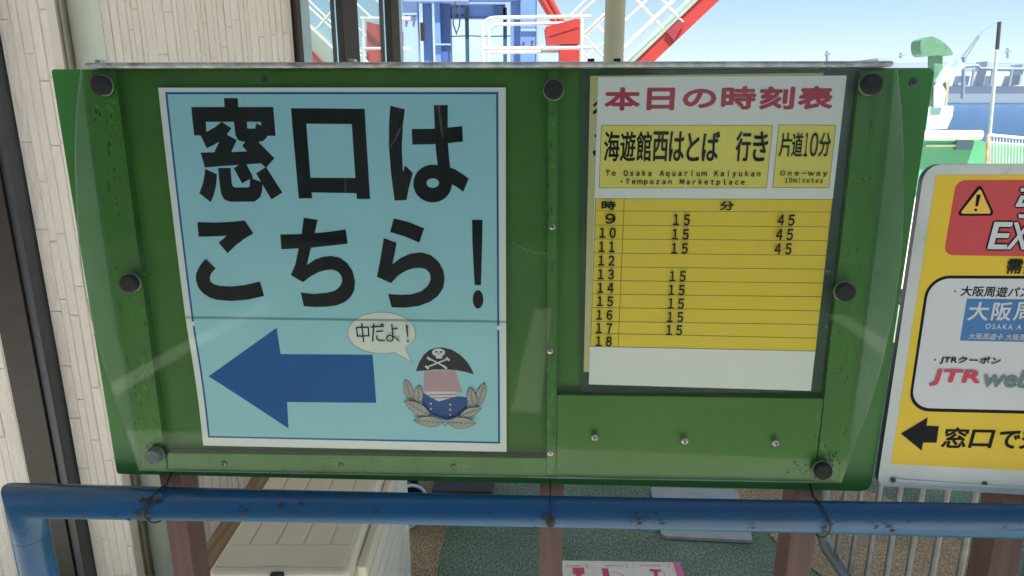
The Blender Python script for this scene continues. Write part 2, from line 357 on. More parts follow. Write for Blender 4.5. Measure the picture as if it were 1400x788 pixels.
class Art:
    """flat print in a frame's (u, v); layers a hair apart; optional profile hfun(v) bends it with its paper"""
    def __init__(s, fr, h, hfun=None): s.fr = fr; s.h = h; s.hfun = hfun; s.mb = MB(); s.k = 0
    def lift(s, v, k): return s.h + (s.hfun(v) if s.hfun else 0) + k * 1.2e-5
    def uv(s, l): return s.fr.pts(l, s.h)
    def raw(s, uv, fs, mat, k=None):
        if k is None: s.k += 1; k = s.k
        if s.hfun:                                       # cut into strips so the print follows the bend
            import bmesh
            bm = bmesh.new(); bv = [bm.verts.new((u, v, 0)) for u, v in uv]
            for f in fs:
                try: bm.faces.new([bv[i] for i in f])
                except ValueError: pass
            lo = min(v for u, v in uv); hi = max(v for u, v in uv); t = math.ceil(lo / 0.02) * 0.02
            while t < hi:
                bmesh.ops.bisect_plane(bm, geom=bm.verts[:] + bm.edges[:] + bm.faces[:], plane_co=(0, t, 0), plane_no=(0, 1, 0)); t += 0.02
            bm.verts.index_update(); uv = [(v.co.x, v.co.y) for v in bm.verts]; fs = [tuple(v.index for v in f.verts) for f in bm.faces]; bm.free()
        out = []
        for f in fs:
            a = sum(uv[f[i - 1]][0] * uv[f[i]][1] - uv[f[i]][0] * uv[f[i - 1]][1] for i in range(len(f)))
            out.append(f if a > 0 else f[::-1])
        s.mb.add([s.fr.w(u, v, s.lift(v, k)) for u, v in uv], out, mat)
    def polyuv(s, uv, mat): s.raw(uv, [tuple(t) for t in tessellate_polygon([[Vector((a, b, 0)) for a, b in uv]])], mat)
    def poly(s, px, mat): s.polyuv(s.uv(px), mat)
    def ring(s, a, b, mat):
        n = len(a); s.raw(list(a) + list(b), [(i, (i + 1) % n, n + (i + 1) % n, n + i) for i in range(n)], mat)
    def strokeuv(s, P, w, mat, closed=False, cap=True):
        P = [Vector(p) for p in P]; s.k += 1; k0 = s.k; n = len(P)
        for i in range(n if closed else n - 1):
            a, b = P[i], P[(i + 1) % n]; d = (b - a)
            if d.length < 1e-9: continue
            d.normalize(); q = Vector((-d.y, d.x)) * w / 2; s.k += 1
            s.raw([tuple(a - q), tuple(b - q), tuple(b + q), tuple(a + q)], [(0, 1, 2, 3)], mat)
        if cap:
            for p in P: s.k += 1; s.raw([(p.x + w / 2 * math.cos(j * math.pi / 4), p.y + w / 2 * math.sin(j * math.pi / 4)) for j in range(8)], [tuple(range(8))], mat)
    def stroke(s, px, w, mat, closed=False, cap=True): s.strokeuv(s.uv(px), w, mat, closed, cap)
    def text(s, t, x0, y0, x1, y1, mat, bold=0.0, shear=0.0, spacing=1.0, slope=0.0, mirror=False):
        ym = (y0 + y1) / 2; xm = (x0 + x1) / 2; q = s.uv([(x0, ym), (x1, ym), (xm, y0), (xm, y1)])
        u0, u1, v1, v0 = q[0][0], q[1][0], q[2][1], q[3][1]; vs, fs = glyphs(t, spacing)
        if mirror: vs = [(1 - a, 1 - b) for a, b in vs]
        u0 += bold; u1 -= bold; v0 += bold; v1 -= bold
        P = [(u0 + a * (u1 - u0) + (b - 0.5) * (v1 - v0) * shear, v0 + b * (v1 - v0) + (a - 0.5) * (u1 - u0) * slope) for a, b in vs]
        s.raw(P, fs, mat)
        if bold > 0:
            for j in range(8):
                an = j * math.pi / 4; r = bold * (1 if j % 2 == 0 else 0.95)
                s.raw([(a + r * math.cos(an), b + r * math.sin(an)) for a, b in P], fs, mat)

# ================================================================== SETTING
g = MB(); g.add([(-400, -0.75, 0), (400, -0.75, 0), (400, 16, 0), (-400, 16, 0)], [(0, 1, 2, 3)], concrete_m); g.add([(-400, -0.75, -0.12), (400, -0.75, -0.12), (400, -0.75, 0), (-400, -0.75, 0)], [(0, 1, 2, 3)], concrete_m)
g.add([(-400, 16, 0), (400, 16, 0), (400, 16, -4), (-400, 16, -4)], [(0, 3, 2, 1)], concrete_m)
tag(put('ground', g), None, None, kind='structure')
asphalt_m = paint('asphalt', (0.055, 0.055, 0.057), (0.042, 0.042, 0.044), 2, 0.85, bump=0.4, bscale=150); line_m = flat('unseen_line_white', (0.70, 0.70, 0.66), 0.7)
g = MB(); g.add([(-400, -60, -0.12), (400, -60, -0.12), (400, -0.75, -0.12), (-400, -0.75, -0.12)], [(0, 1, 2, 3)], asphalt_m)  # unseen dark surface and white lines, added to shape the cover's reflections
for k in range(9): x = -9 + 2.2 * k; g.add([(x, -3.4, -0.116), (x + 0.14, -3.4, -0.116), (x + 0.14, -1.3, -0.116), (x, -1.3, -0.116)], [(0, 1, 2, 3)], line_m)
tag(put('unseen_road', g), None, None, kind='structure')

def water_mat():
    m = bpy.data.materials.new('harbour_water'); m.use_nodes = True; N = m.node_tree.nodes; L = m.node_tree.links
    p = N['Principled BSDF']; p.inputs['Base Color'].default_value = (0.015, 0.085, 0.22, 1); p.inputs['Roughness'].default_value = 0.25; p.inputs['Specular IOR Level'].default_value = 0.15
    tc = N.new('ShaderNodeTexCoord'); mp = N.new('ShaderNodeMapping'); mp.inputs['Scale'].default_value = (0.5, 1.0, 1); L.new(tc.outputs['Object'], mp.inputs['Vector'])
    n = N.new('ShaderNodeTexNoise'); n.inputs['Scale'].default_value = 0.45; n.inputs['Detail'].default_value = 8; n.inputs['Roughness'].default_value = 0.7
    L.new(mp.outputs['Vector'], n.inputs['Vector'])
    b = N.new('ShaderNodeBump'); b.inputs['Strength'].default_value = 1.0; b.inputs['Distance'].default_value = 3.0
    L.new(n.outputs['Fac'], b.inputs['Height']); L.new(b.outputs['Normal'], p.inputs['Normal']); return m
wt = MB(); wt.add([(-1500, 15.9, -1.6), (1500, 15.9, -1.6), (1500, 1200, -1.6), (-1500, 1200, -1.6)], [(0, 1, 2, 3)], water_mat())
tag(put('harbour_water', wt), None, None, kind='structure')

tg = MB(); tg.add([(-2.2, 0.93, 0.004), (3.2, 0.93, 0.004), (3.2, 5.2, 0.004), (-2.2, 5.2, 0.004)], [(0, 1, 2, 3)], turf_g)
tag(put('green_turf', tg), 'dull green artificial turf on the floor behind the notice board', 'turf', kind='stuff')
def smooth(P, n=6):                                     # closed Catmull-Rom
    out = []; L = len(P)
    for i in range(L):
        p0, p1, p2, p3 = (Vector(P[(i + j - 1) % L]) for j in range(4))
        for k in range(n):
            t = k / n; out.append(tuple(0.5 * ((2 * p1) + (p2 - p0) * t + (2 * p0 - 5 * p1 + 4 * p2 - p3) * t * t + (3 * p1 - p0 - 3 * p2 + p3) * t ** 3)))
    return out
def zpts(l, z): return [tuple(on_z(a, b, z).xy) for a, b in l]
def turf_patch(px, lab):
    uv = smooth(zpts(px, 0.008)); m = MB(); tri = tessellate_polygon([[Vector((a, b, 0)) for a, b in uv]])
    m.add([(a, b, 0.008) for a, b in uv], [tuple(t) for t in tri], turf_t)
    fix_up(m); tag(put('tan_turf', m), lab, 'turf', kind='stuff')
def fix_up(m):
    for i, f in enumerate(m.f):
        a, b, c = (m.v[k] for k in f[:3])
        if (b - a).cross(c - a).z < 0: m.f[i] = f[::-1]
turf_patch([(1000, 664), (1100, 662), (1188, 672), (1260, 706), (1315, 742), (1362, 770), (1425, 820), (1300, 850), (1180, 830), (1125, 788), (1065, 745), (1030, 700)], 'tan artificial turf curving under the barrier on the right')
turf_patch([(520, 640), (600, 640), (655, 650), (630, 690), (612, 722), (603, 755), (597, 788), (590, 860), (500, 870), (470, 760)], 'tan artificial turf beside the beige storage bin')

# ---- the left building: two pieces of cream siding, trim, glazed screen
def siding(name, p0, p1, z0, z1, pitch, label, back=0.03, tex=0.003):
    """vertical brick-lap boards between plan points p0 -> p1 (viewer side on the right of the direction)"""
    U = Vector((p1[0] - p0[0], p1[1] - p0[1], 0)); ln = U.length; fr = Fr((p0[0], p0[1], 0), U, (0, 0, 1))
    root = thing(name, label, 'wall', (p0[0], p0[1], 0))
    m = MB(); m.fbox(fr, 0, ln, z0, z1, -back, 0, groove_m); put('backing_wall', m, root)
    m = MB(); u = 0.001; i = 0
    while u < ln - 0.004:
        w = pitch * random.choice((0.62, 0.8, 1.0, 1.0, 1.25)); w = min(w, ln - u); z = z0 - random.random() * 0.3
        while z < z1:
            h = random.choice((0.14, 0.2, 0.26, 0.33, 0.4)); a, b = max(z, z0), min(z + h, z1)
            if b - a > 0.01:
                t = 0.0022 + random.random() * tex * 0.5; c = 0.0005; q = 0.0020
                A = [(u + c, a + c), (u + w - c, a + c), (u + w - c, b - c), (u + c, b - c)]; B = [(u + q, a + q), (u + w - q, a + q), (u + w - q, b - q), (u + q, b - q)]
                tl = random.uniform(-0.0012, 0.0012); T = [t + tl, t - tl, t - tl, t + tl]
                vs = [fr.w(x, y, 0.0002) for x, y in A] + [fr.w(x, y, T[k]) for k, (x, y) in enumerate(B)]
                m.add(vs, [(4, 5, 6, 7), (0, 1, 5, 4), (1, 2, 6, 5), (2, 3, 7, 6), (3, 0, 4, 7)], random.choice((siding_m, siding_m, siding_m2)))
            z += h
        u += w
    put('siding', m, root); return root
siding('siding_wall', (-1.114, 1.620), (-1.004, 1.620), 0, 2.74, 0.0285, 'cream brick-lap siding strip between the dark door frame and the notice board')
siding('siding_wall', (-2.2, 1.620), (-1.216, 1.620), 0, 2.74, 0.0285, 'cream brick-lap siding left of the dark door frame, behind the blue post')
siding('siding_wall', (-0.985, 1.79), (-0.650, 2.206), 0, 2.74, 0.0200, 'cream brick-lap siding receding to the window above the notice board')
r = thing('door_frame', 'tall dark brown door frame with a grey metal edge in the cream wall', 'door frame', (-1.16, 1.6, 0))
m = MB(); m.box(-1.212, -1.1405, 1.575, 1.65, 0, 2.74, dkframe_m); put('dark_jamb', m, r, 0.002)
m = MB(); m.box(-1.1395, -1.1155, 1.582, 1.65, 0, 2.74, greyframe_m); m.box(-1.126, -1.1155, 1.575, 1.5815, 0, 2.74, greyframe_m); put('grey_edge', m, r, 0.001)
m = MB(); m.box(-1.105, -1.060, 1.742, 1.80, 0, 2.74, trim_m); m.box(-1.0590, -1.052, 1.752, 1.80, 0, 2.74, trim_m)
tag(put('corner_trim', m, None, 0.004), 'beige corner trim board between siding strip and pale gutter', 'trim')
m = MB(); P = []
for k in range(25):
    a = math.pi + math.pi * k / 24; rr = 0.036 + (0.0008 if k % 3 == 0 else 0); P.append((-1.014 + rr * math.cos(a), 1.78 + 0.030 * math.sin(a)))
for i in range(24): m.add([(P[i][0], P[i][1], 0), (P[i + 1][0], P[i + 1][1], 0), (P[i + 1][0], P[i + 1][1], 2.74), (P[i][0], P[i][1], 2.74)], [(0, 1, 2, 3)], gutter_m, True)
m.add([(P[0][0], P[0][1], 0), (P[-1][0], P[-1][1], 0), (P[-1][0], P[-1][1], 2.74), (P[0][0], P[0][1], 2.74)], [(0, 3, 2, 1)], gutter_m)
tag(put('gutter_column', m), 'pale rounded gutter column in the wall corner behind the board', 'gutter')

wfr = Fr((-0.965, 1.8, 0), (0.805, 1.0, 0), (0, 0, 1)); wl_ = math.hypot(0.805, 1)
def wu(s): return (2.414 / (0.805 - s) - 1.8) * wl_
r = thing('glazed_screen', 'dark framed glazed screen at the end of the cream siding wall', 'window', (-0.62, 2.22, 0))
e = [wu(s) for s in (-0.291, -0.2845, -0.2715, -0.2292, -0.2066, -0.1643, -0.1496)]
m = MB(); m.fbox(wfr, e[0], e[1], 0, 2.74, -0.04, 0.012, dkframe_m); put('dark_jamb', m, r, 0.002)
m = MB(); m.fbox(wfr, e[1] + 0.0005, e[2], 0, 2.74, -0.03, 0.006, aluframe_m); put('aluminium_jamb', m, r, 0.002)
m = MB(); m.fbox(wfr, e[3], (e[3] + e[4]) / 2 - 0.001, 0, 2.74, -0.05, 0.010, dkframe_m); m.fbox(wfr, (e[3] + e[4]) / 2 + 0.001, e[4], 0, 2.74, -0.05, 0.004, dkframe_m); put('mullion', m, r, 0.002)
m = MB(); m.fbox(wfr, e[5], e[6] - 0.012, 0, 2.74, -0.05, 0.010, dkframe_m); put('dark_jamb', m, r, 0.002)
m = MB(); m.fbox(wfr, e[6] - 0.011, e[6] + 0.004, 0, 2.74, -0.05, 0.006, aluframe_m); put('aluminium_jamb', m, r, 0.001)
for a, b in ((e[2], e[3]), (e[4], e[5])):
    m = MB(); m.fbox(wfr, a + 0.0005, b - 0.0005, 0.0, 2.74, -0.026, -0.020, glass_m); put('glass_pane', m, r)

# ---- canopy with its pole, and what stands behind the viewer
r = thing('canopy', 'wide cream canopy roof sheltering the notice board, carried by a cream pole', 'canopy', (0, 2, 0))
m = MB(); m.box(-6, 7, 0.2, 3.25, 2.76, 2.92, canopy_m); put('roof_slab', m, r, 0.01)
for k in range(6): m = MB(); m.box(-5.5 + 2.2 * k, -5.38 + 2.2 * k, 0.25, 3.2, 2.66, 2.757, canopy_m); put('beam', m, r)
c0 = at(840, 40, 3.0)
m = MB(); m.tube([(c0.x, 3.0, 0), (c0.x, 3.0, 2.757)], 0.041, cream_pole, 32); put('pole', m, r)
r = thing('facade_building', 'beige building facing the railing from across the pavement', 'building', (0, -9, 0))
m = MB(); m.box(-14, 1.2, -12, -9, 0, 6.0, facade_m); put('wall', m, r)
for k in range(5):
    m = MB(); m.box(-13 + 2.8 * k, -11.6 + 2.8 * k, -8.996, -8.97, 1.0, 2.6, dkframe_m); put('window', m, r)
r = thing('louvre_fence', 'grey louvre fence standing across the pavement', 'fence', (4, -4.5, 0))
m = MB(); m.box(1.6, 6.6, -4.56, -4.5, 1.95, 2.05, shutter_m); m.box(1.6, 6.6, -4.56, -4.5, 1.05, 1.13, shutter_m); m.box(1.6, 6.6, -4.56, -4.5, 0.1, 0.2, shutter_m); put('rail', m, r)
for k in range(34): m = MB(); m.box(1.62 + 0.15 * k, 1.69 + 0.15 * k, -4.495, -4.47, 0.08, 2.0, shutter_m); put('slat', m, r)

# ================================================================== NOTICE BOARD
A = R(2.5)
_o = at(690, 380, 0.93)
B = Fr(_o, (math.cos(A), -math.sin(A), 0), (0, 0, 1))
board = thing('notice_board', 'green painted notice board on timber posts with a curved clear cover', 'notice board', (_o.x, _o.y, 0))
m = MB(); m.prism(B, rounded(B.pts([(70, 95), (1278, 93), (1190, 672), (160, 648)]), [0.004, 0.008, 0.014, 0.004]), -0.012, 0.0, green_base); put('back_panel', m, board, 0.0012)
m = MB(); m.prism(B, B.pts([(150, 97), (1185, 96), (1122, 650), (222, 640)], 0.002), 0.0005, 0.002, green_recess); put('recess_panel', m, board)
S = 0.015
wear_l = paint('flaked_bright_green', (0.085, 0.30, 0.035), (0.065, 0.25, 0.03), 90, 0.6); wear_d = paint('dark_grime', (0.016, 0.028, 0.012), (0.03, 0.05, 0.02), 90, 0.8)
def wear(m, spec, h):
    for px, py, sx, sy, n, lx, ly, mat in spec:
        for _ in range(n):
            x, y = px + random.gauss(0, sx), py + random.gauss(0, sy); k = random.randint(6, 9); q = random.uniform(0.35, 1.25)
            P = [B.px(x + lx * q * math.cos(j * 6.283 / k) * random.uniform(0.4, 1.2) + 0.16 * (x < 400) * ly * q * math.sin(j * 6.283 / k), y + ly * q * math.sin(j * 6.283 / k) * random.uniform(0.4, 1.2), h) for j in range(k)]
            P = P[::-1]; m.add([B.w(u, v, h + random.uniform(3e-5, 9e-5)) for u, v in P], [tuple(range(k))], mat)
m = MB(); m.prism(B, B.pts([(113, 97), (157, 97), (228, 643), (194, 642)], S), 0.0002, S, green_slat)
wear(m, [(146, 145, 6, 5, 9, 4, 4, wear_l), (133, 160, 3, 12, 8, 1.5, 4, wear_d), (150, 215, 4, 30, 12, 1.2, 5, wear_d), (156, 190, 5, 25, 6, 1.5, 3, wear_l), (160, 290, 7, 30, 12, 1.2, 2.5, wear_d), (186, 410, 4, 18, 12, 1.6, 3.5, wear_l), (196, 505, 5, 22, 14, 1.5, 4, wear_l), (190, 560, 6, 22, 9, 1.2, 3, wear_d), (212, 604, 6, 6, 10, 3, 3, wear_l), (203, 608, 8, 5, 8, 2, 2, wear_d)], S)
put('frame_slat', m, board, 0.0015)
m = MB(); m.prism(B, B.pts([(1176, 96), (1222, 96), (1152, 659), (1115, 657)], S), 0.0002, S, green_slat)
wear(m, [(1178, 235, 5, 6, 4, 2, 2, wear_d), (1150, 300, 6, 40, 5, 1, 2, wear_d), (1137, 470, 5, 20, 7, 2, 2.2, wear_l), (1125, 600, 4, 22, 12, 1.5, 5, wear_l), (1118, 590, 2, 25, 8, 1, 8, wear_l), (1139, 628, 5, 12, 14, 2.5, 4, wear_d), (1125, 625, 8, 8, 8, 1.5, 2, wear_d)], S)
put('frame_slat', m, board, 0.0015)
m = MB(); m.prism(B, B.pts([(750, 97), (763, 97), (760.5, 650), (747.5, 650)], S), 0.0025, S, green_slat)
wear(m, [(755, 180, 3, 30, 12, 1.6, 6, wear_l), (751, 250, 2, 40, 10, 0.8, 7, wear_d), (756, 330, 3, 40, 10, 1.3, 6, wear_l), (752, 520, 3, 40, 14, 1.6, 6, wear_l), (757, 560, 2, 40, 8, 0.8, 6, wear_d), (754, 630, 3, 10, 8, 2, 4, wear_l)], S)
put('frame_slat', m, board, 0.0015)
m = MB(); m.prism(B, B.pts([(229.5, 620), (746.5, 627), (746.5, 651), (230, 641)], S), 0.0025, S, green_slat)
wear(m, [(307, 634, 14, 1.5, 8, 7, 0.7, wear_l), (455, 632, 9, 2.5, 12, 6, 1.3, wear_l), (480, 630, 8, 2, 6, 4, 0.6, wear_l), (610, 630, 9, 2, 8, 7, 0.8, wear_l), (625, 638, 6, 2, 5, 3, 1.5, wear_l), (400, 636, 60, 4, 10, 1.5, 0.8, wear_d), (600, 640, 60, 4, 10, 1.5, 0.8, wear_d)], S)
put('frame_slat', m, board, 0.0015)
m = MB(); m.prism(B, B.pts([(762, 541), (1126, 546), (1113, 656), (761.5, 650)], S), 0.0025, S - 0.001, green_panel)
wear(m, [(1000, 610, 60, 22, 26, 0.5, 1.0, wear_l), (1085, 640, 14, 6, 8, 2.5, 2, wear_d), (1100, 643, 8, 3, 8, 4, 0.8, wear_d), (830, 635, 20, 5, 6, 1.0, 0.6, wear_l), (990, 570, 60, 12, 10, 0.4, 0.5, wear_d)], S - 0.001)
put('lower_panel', m, board, 0.0012)
a_ = Art(B, S); a_.h = 0.0022; a_.poly([(230, 612), (747, 619), (747, 625), (229.5, 619.5)], dark_strip_m); put('dark_line', a_.mb, board)  # dark strip across the recess, just above the bottom slat
# mounting bolts under the corner flaps
def screw(px, py, h, r, name='screw', dome=True, par=board, fr=B, mat=chrome_m):
    u, v = fr.px(px, py, h); m = MB()
    pr = [(r, 0), (r, r * 0.25), (r * 0.85, r * 0.6), (r * 0.5, r * 0.85), (0.0001, r * 0.92)] if dome else [(r, 0), (r, r * 0.18), (r * 0.8, r * 0.3), (0.0001, r * 0.3)]
    m.lathe(fr.w(u, v, h), fr.N, pr, mat, 16); hh = h + (r * 0.93 if dome else r * 0.31)
    an = random.random() * 1.5
    for t in (an, an + math.pi / 2):
        c, s = math.cos(t), math.sin(t); l, w = r * 0.55, r * 0.13
        m.add([fr.w(u + c * l - s * w, v + s * l + c * w, hh), fr.w(u - c * l - s * w, v - s * l + c * w, hh), fr.w(u - c * l + s * w, v - s * l - c * w, hh), fr.w(u + c * l + s * w, v + s * l - c * w, hh)], [(0, 1, 2, 3)], dark_m)
        hh += 1e-5
    return put(name, m, par)
for p in ((307, 634), (466, 636), (620, 638)): screw(*p, S, 0.0042)
for p in ((813, 598), (936, 603), (1060, 605.5)): screw(*p, 0.020, 0.0050, 'acorn_nut')
for p in ((755, 310), (752, 480), (752.5, 620)): screw(*p, S, 0.0045, 'screw', False)
screw(1249, 113, 0.0, 0.0055, 'screw', False, mat=greyframe_m); screw(362, 108, 0.002, 0.004, 'screw', False, mat=greyframe_m)

# curved clear cover
knob_grey = paint('worn_grey_knob', (0.10, 0.12, 0.11), (0.05, 0.06, 0.055), 220, 0.6, bump=0.5, bscale=400)
ctop, cbot = B.px(690, 95, 0.02)[1], B.px(690, 652, 0.02)[1]
def bulge(v):
    t = (v - cbot) / (ctop - cbot); return 0.006 * math.sin(math.pi * max(0, min(1, t)))
Ledge = [(110, 95), (106, 130), (103, 170), (102, 205), (103, 250), (107, 330), (116, 400), (128, 450), (145, 510), (166, 572), (190, 644)]
Redge = [(1227, 95), (1231, 130), (1234, 170), (1235.5, 205), (1235.5, 250), (1234, 331), (1226, 400), (1217, 450), (1200, 520), (1177, 590), (1150, 661)]
m = MB(); nr = 28; nc = 16; H0, H1 = 0.0163, 0.0193
def interp(E, t):
    x = t * (len(E) - 1); i = min(int(x), len(E) - 2)
    P = [Vector(E[max(0, min(len(E) - 1, i + k - 1))]) for k in range(4)]; f = x - i
    return 0.5 * ((2 * P[1]) + (P[2] - P[0]) * f + (2 * P[0] - 5 * P[1] + 4 * P[2] - P[3]) * f * f + (P[3] - P[0] + 3 * P[1] - 3 * P[2]) * f ** 3)
Lv = []
for i in range(nr + 1):
    t = i / nr; l = interp(Ledge, t); q = interp(Redge, t); hl = H1
    a = B.px(l.x, l.y, hl); b = B.px(q.x, q.y, hl)
    for _ in range(3): a = B.px(l.x, l.y, H1 + bulge(a[1])); b = B.px(q.x, q.y, H1 + bulge(b[1]))
    ka = max(0.004, (B.px(113 + 81 * t, 97 + 545 * t, S)[0] - a[0]) / (b[0] - a[0])); kb = min(0.996, (B.px(1222 - 70 * t, 96 + 563 * t, S)[0] - a[0]) / (b[0] - a[0]))
    ks = [0] + [ka + (kb - ka) * j / (nc - 2) for j in range(nc - 1)] + [1]
    Lv.append([(a[0] + (b[0] - a[0]) * k, a[1] + (b[1] - a[1]) * k) for k in ks])
front = [B.w(u, v, H1 + bulge(v)) for row in Lv for u, v in row]; back = [B.w(u, v, H0 + bulge(v)) for row in Lv for u, v in row]
W_ = nc + 1
m.add(front, [(i * W_ + j, (i + 1) * W_ + j, (i + 1) * W_ + j + 1, i * W_ + j + 1) for i in range(nr) for j in range(1, nc - 1)], acrylic_m, True)
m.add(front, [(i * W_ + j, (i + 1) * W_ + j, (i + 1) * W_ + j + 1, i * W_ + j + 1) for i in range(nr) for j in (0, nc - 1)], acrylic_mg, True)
m.add(back, [(i * W_ + j, i * W_ + j + 1, (i + 1) * W_ + j + 1, (i + 1) * W_ + j) for i in range(nr) for j in range(nc)], acrylic_m, True)
n_ = len(front); o_ = len(m.v); rim = [i * W_ for i in range(nr + 1)] + [nr * W_ + j for j in range(1, W_)] + [i * W_ + nc for i in range(nr - 1, -1, -1)] + [j for j in range(nc - 1, 0, -1)]
m.add(front + back, [(rim[k], rim[(k + 1) % len(rim)], rim[(k + 1) % len(rim)] + n_, rim[k] + n_) for k in range(len(rim))], acrylic_edge)
cov = put('clear_cover', m, board)
sc_ = Art(B, H1 + 0.0001, bulge)
for x, y, dx, dy, w in ((1095, 330, 55, 60, 5), (1010, 130, 60, -35, 4), (560, 150, -30, 60, 3), (640, 175, 40, -30, 4), (1165, 470, 25, 45, 2), (470, 200, 5, 70, 3), (900, 420, 120, 70, 4), (330, 125, 22, 40, 2), (1060, 115, 40, -18, 3), (1150, 250, 12, 60, 3), (1190, 235, 8, 50, 2), (600, 130, 6, 60, 6), (700, 330, 60, 20, 3)):
    n = 8; c = [(x + dx * k / n + random.gauss(0, 0.6), y + dy * k / n + 4 * math.sin(k * 0.5)) for k in range(n + 1)]; sc_.stroke(c, w * 0.00055, scratch_m, False, False)
for _ in range(40):
    x, y, an, l = random.uniform(150, 1180), random.uniform(110, 630), random.uniform(0, 3.14), random.uniform(6, 34); sc_.stroke([(x, y), (x + l * math.cos(an), y + l * math.sin(an))], 0.00035, scratch_m, False, False)
put('scratches', sc_.mb, cov)
lt = B.px(690, 84.5, 0.02)[1]; l0 = B.px(115, 90, 0.02)[0]; l1 = B.px(1222, 88, 0.02)[0]; lb = B.px(690, 92.6, 0.02)[1]
m = MB(); m.fbox(B, l0, l1, lb, lt, -0.012, 0.0215, lip_m); put('cover_lip', m, board, 0.003, 3)
for x in (128, 478, 809, 845):
    u = B.px(x, 84, 0.02)[0]; m = MB(); m.fbox(B, u - 0.004, u + 0.004, lt, lt + 0.004, -0.002, 0.012, chrome_m if x < 500 else rubber_m); put('clip', m, board, 0.001)
for kx, ky in ((135, 117), (174, 389), (208, 626), (757, 123), (1194, 115.5), (1158, 401), (1127, 646.5)):
    hf = 0.031
    for _ in range(2): u, v = B.px(kx, ky, hf); hf = H1 + bulge(v) + 0.011
    h0 = H1 + bulge(v) - 0.0002; m = MB()
    m.lathe(B.w(u, v, h0), B.N, [(0.0118, 0), (0.0122, 0.001), (0.0122, 0.0095), (0.0112, 0.011), (0.0095, 0.0112), (0.0001, 0.0108)], knob_grey if kx == 208 else rubber_m, 28); k = put('knob', m, board)
    if kx == 208: k['label'] = 'worn grey knob in the lower left corner'
    m = MB(); m.lathe(B.w(u, v, h0), B.N, [(0.0130, 0), (0.0132, 0.0008), (0.0130, 0.0020), (0.0123, 0.0022)], washer_m, 28); put('washer', m, k)
# posts
pt = B.px(690, 130, -0.012)[1]
for a, b in ((227.5, 256), (737, 770), (1082, 1116.5)):
    u0, u1 = B.px(a, 722, -0.012)[0], B.px(b, 722, -0.012)[0]
    m = MB(); m.fbox(B, u0, u1, -B.O.z + 0.003, pt, -0.062, -0.0125, wood_m); put('post', m, board, 0.0015)

# ---- big poster
PH = 0.0085
pv1, pv0 = B.px(450, 120, PH)[1], B.px(450, 613, PH)[1]; pvs = B.px(470, 437, PH)[1]
def pbend(v):
    t = (v - pv0) / (pv1 - pv0)
    return 0.0045 * math.sin(math.pi * min(1, max(0, t)) ** 1.0) if t > 0.36 else 0.0045 * math.sin(math.pi * 0.36) * (t / 0.36) ** 2.2 - 0.0025 * math.sin(math.pi * t / 0.36)
pu0 = (B.px(216, 119, PH)[0] + B.px(278, 611, PH)[0]) / 2; pu1 = B.px(692, 368, PH)[0]
poster = thing('poster', 'pale blue poster in a white margin with a big blue arrow and black lettering', 'poster', B.w((pu0 + pu1) / 2, pv0, PH))
def strips(u0, u1, v0, v1, mat, extra=0.0):
    m = MB(); n = 24
    for i in range(n):
        a, b = v0 + (v1 - v0) * i / n, v0 + (v1 - v0) * (i + 1) / n
        m.add([B.w(u0, a, PH + pbend(a) + extra), B.w(u1, a, PH + pbend(a) + extra), B.w(u1, b, PH + pbend(b) + extra), B.w(u0, b, PH + pbend(b) + extra)], [(0, 1, 2, 3)], mat, True)
        if extra == 0: m.add([B.w(u0, a, PH + pbend(a) - 0.0006), B.w(u1, a, PH + pbend(a) - 0.0006), B.w(u1, b, PH + pbend(b) - 0.0006), B.w(u0, b, PH + pbend(b) - 0.0006)], [(3, 2, 1, 0)], mat, True)
    return m
put('paper', strips(pu0, pu1, pv0, pv1, paper_w), poster)
iu0, iu1 = pu0 + (B.px(225, 125, PH)[0] - B.px(216, 125, PH)[0]), B.px(682.5, 368, PH)[0]; iv1, iv0 = B.px(450, 126, PH)[1], B.px(470, 602.5, PH)[1]
put('blue_border', strips(iu0, iu1, iv0, iv1, ink_b, 0.00008), poster)
d_ = 0.0028
put('pale_field', strips(iu0 + d_, iu1 - d_, iv0 + d_, iv1 - d_, paper_b, 0.00016), poster)
def part_art(): return Art(B, PH + 0.00026, pbend)
a_ = part_art(); s_ = lambda l: Z(250, 125, 4.927, l)
for l in ([(277, 46), (371, 46), (375, 112), (283, 112)], [(58, 106), (610, 106), (619, 206), (68, 206)], [(68, 200), (158, 200), (163, 297), (80, 297)], [(528, 200), (619, 200), (628, 300), (536, 300)],
          [(262, 205), (332, 249), (300, 291), (255, 335), (205, 366), (165, 382), (123, 296), (165, 272), (225, 238)],
          [(346, 200), (434, 200), (437, 250), (490, 251), (496, 216), (540, 235), (577, 290), (566, 315), (545, 334), (515, 341), (405, 339), (375, 328), (358, 297)],
          [(298, 290), (368, 328), (330, 411), (217, 411), (252, 330)], [(124, 412), (330, 409), (445, 403), (470, 488), (155, 512)],
          [(425, 338), (510, 338), (622, 450), (565, 514), (530, 484), (435, 492), (438, 404), (404, 366)],
          [(157, 522), (237, 558), (232, 630), (215, 700), (196, 745), (119, 684), (142, 620), (154, 560)],
          [(243, 515), (328, 515), (336, 615), (343, 638), (360, 646), (440, 646), (456, 640), (459, 580), (543, 612), (541, 670), (528, 712), (490, 741), (325, 742), (287, 727), (266, 692), (257, 640)],
          [(388, 490), (435, 492), (480, 578), (405, 619), (349, 518)], [(565, 508), (677, 680), (603, 727), (499, 552)]): a_.poly(s_(l), ink_k)
s_ = lambda l: Z(390, 125, 4.923, l)
for l in ([(40, 114), (536, 118), (542, 222), (49, 217)], [(48, 210), (143, 210), (176, 590), (187, 719), (97, 719)], [(449, 215), (541, 215), (576, 723), (487, 723), (477, 590)], [(172, 580), (480, 582), (489, 684), (180, 679)]): a_.poly(s_(l), ink_k)
s_ = lambda l: Z(520, 125, 4.929, l)
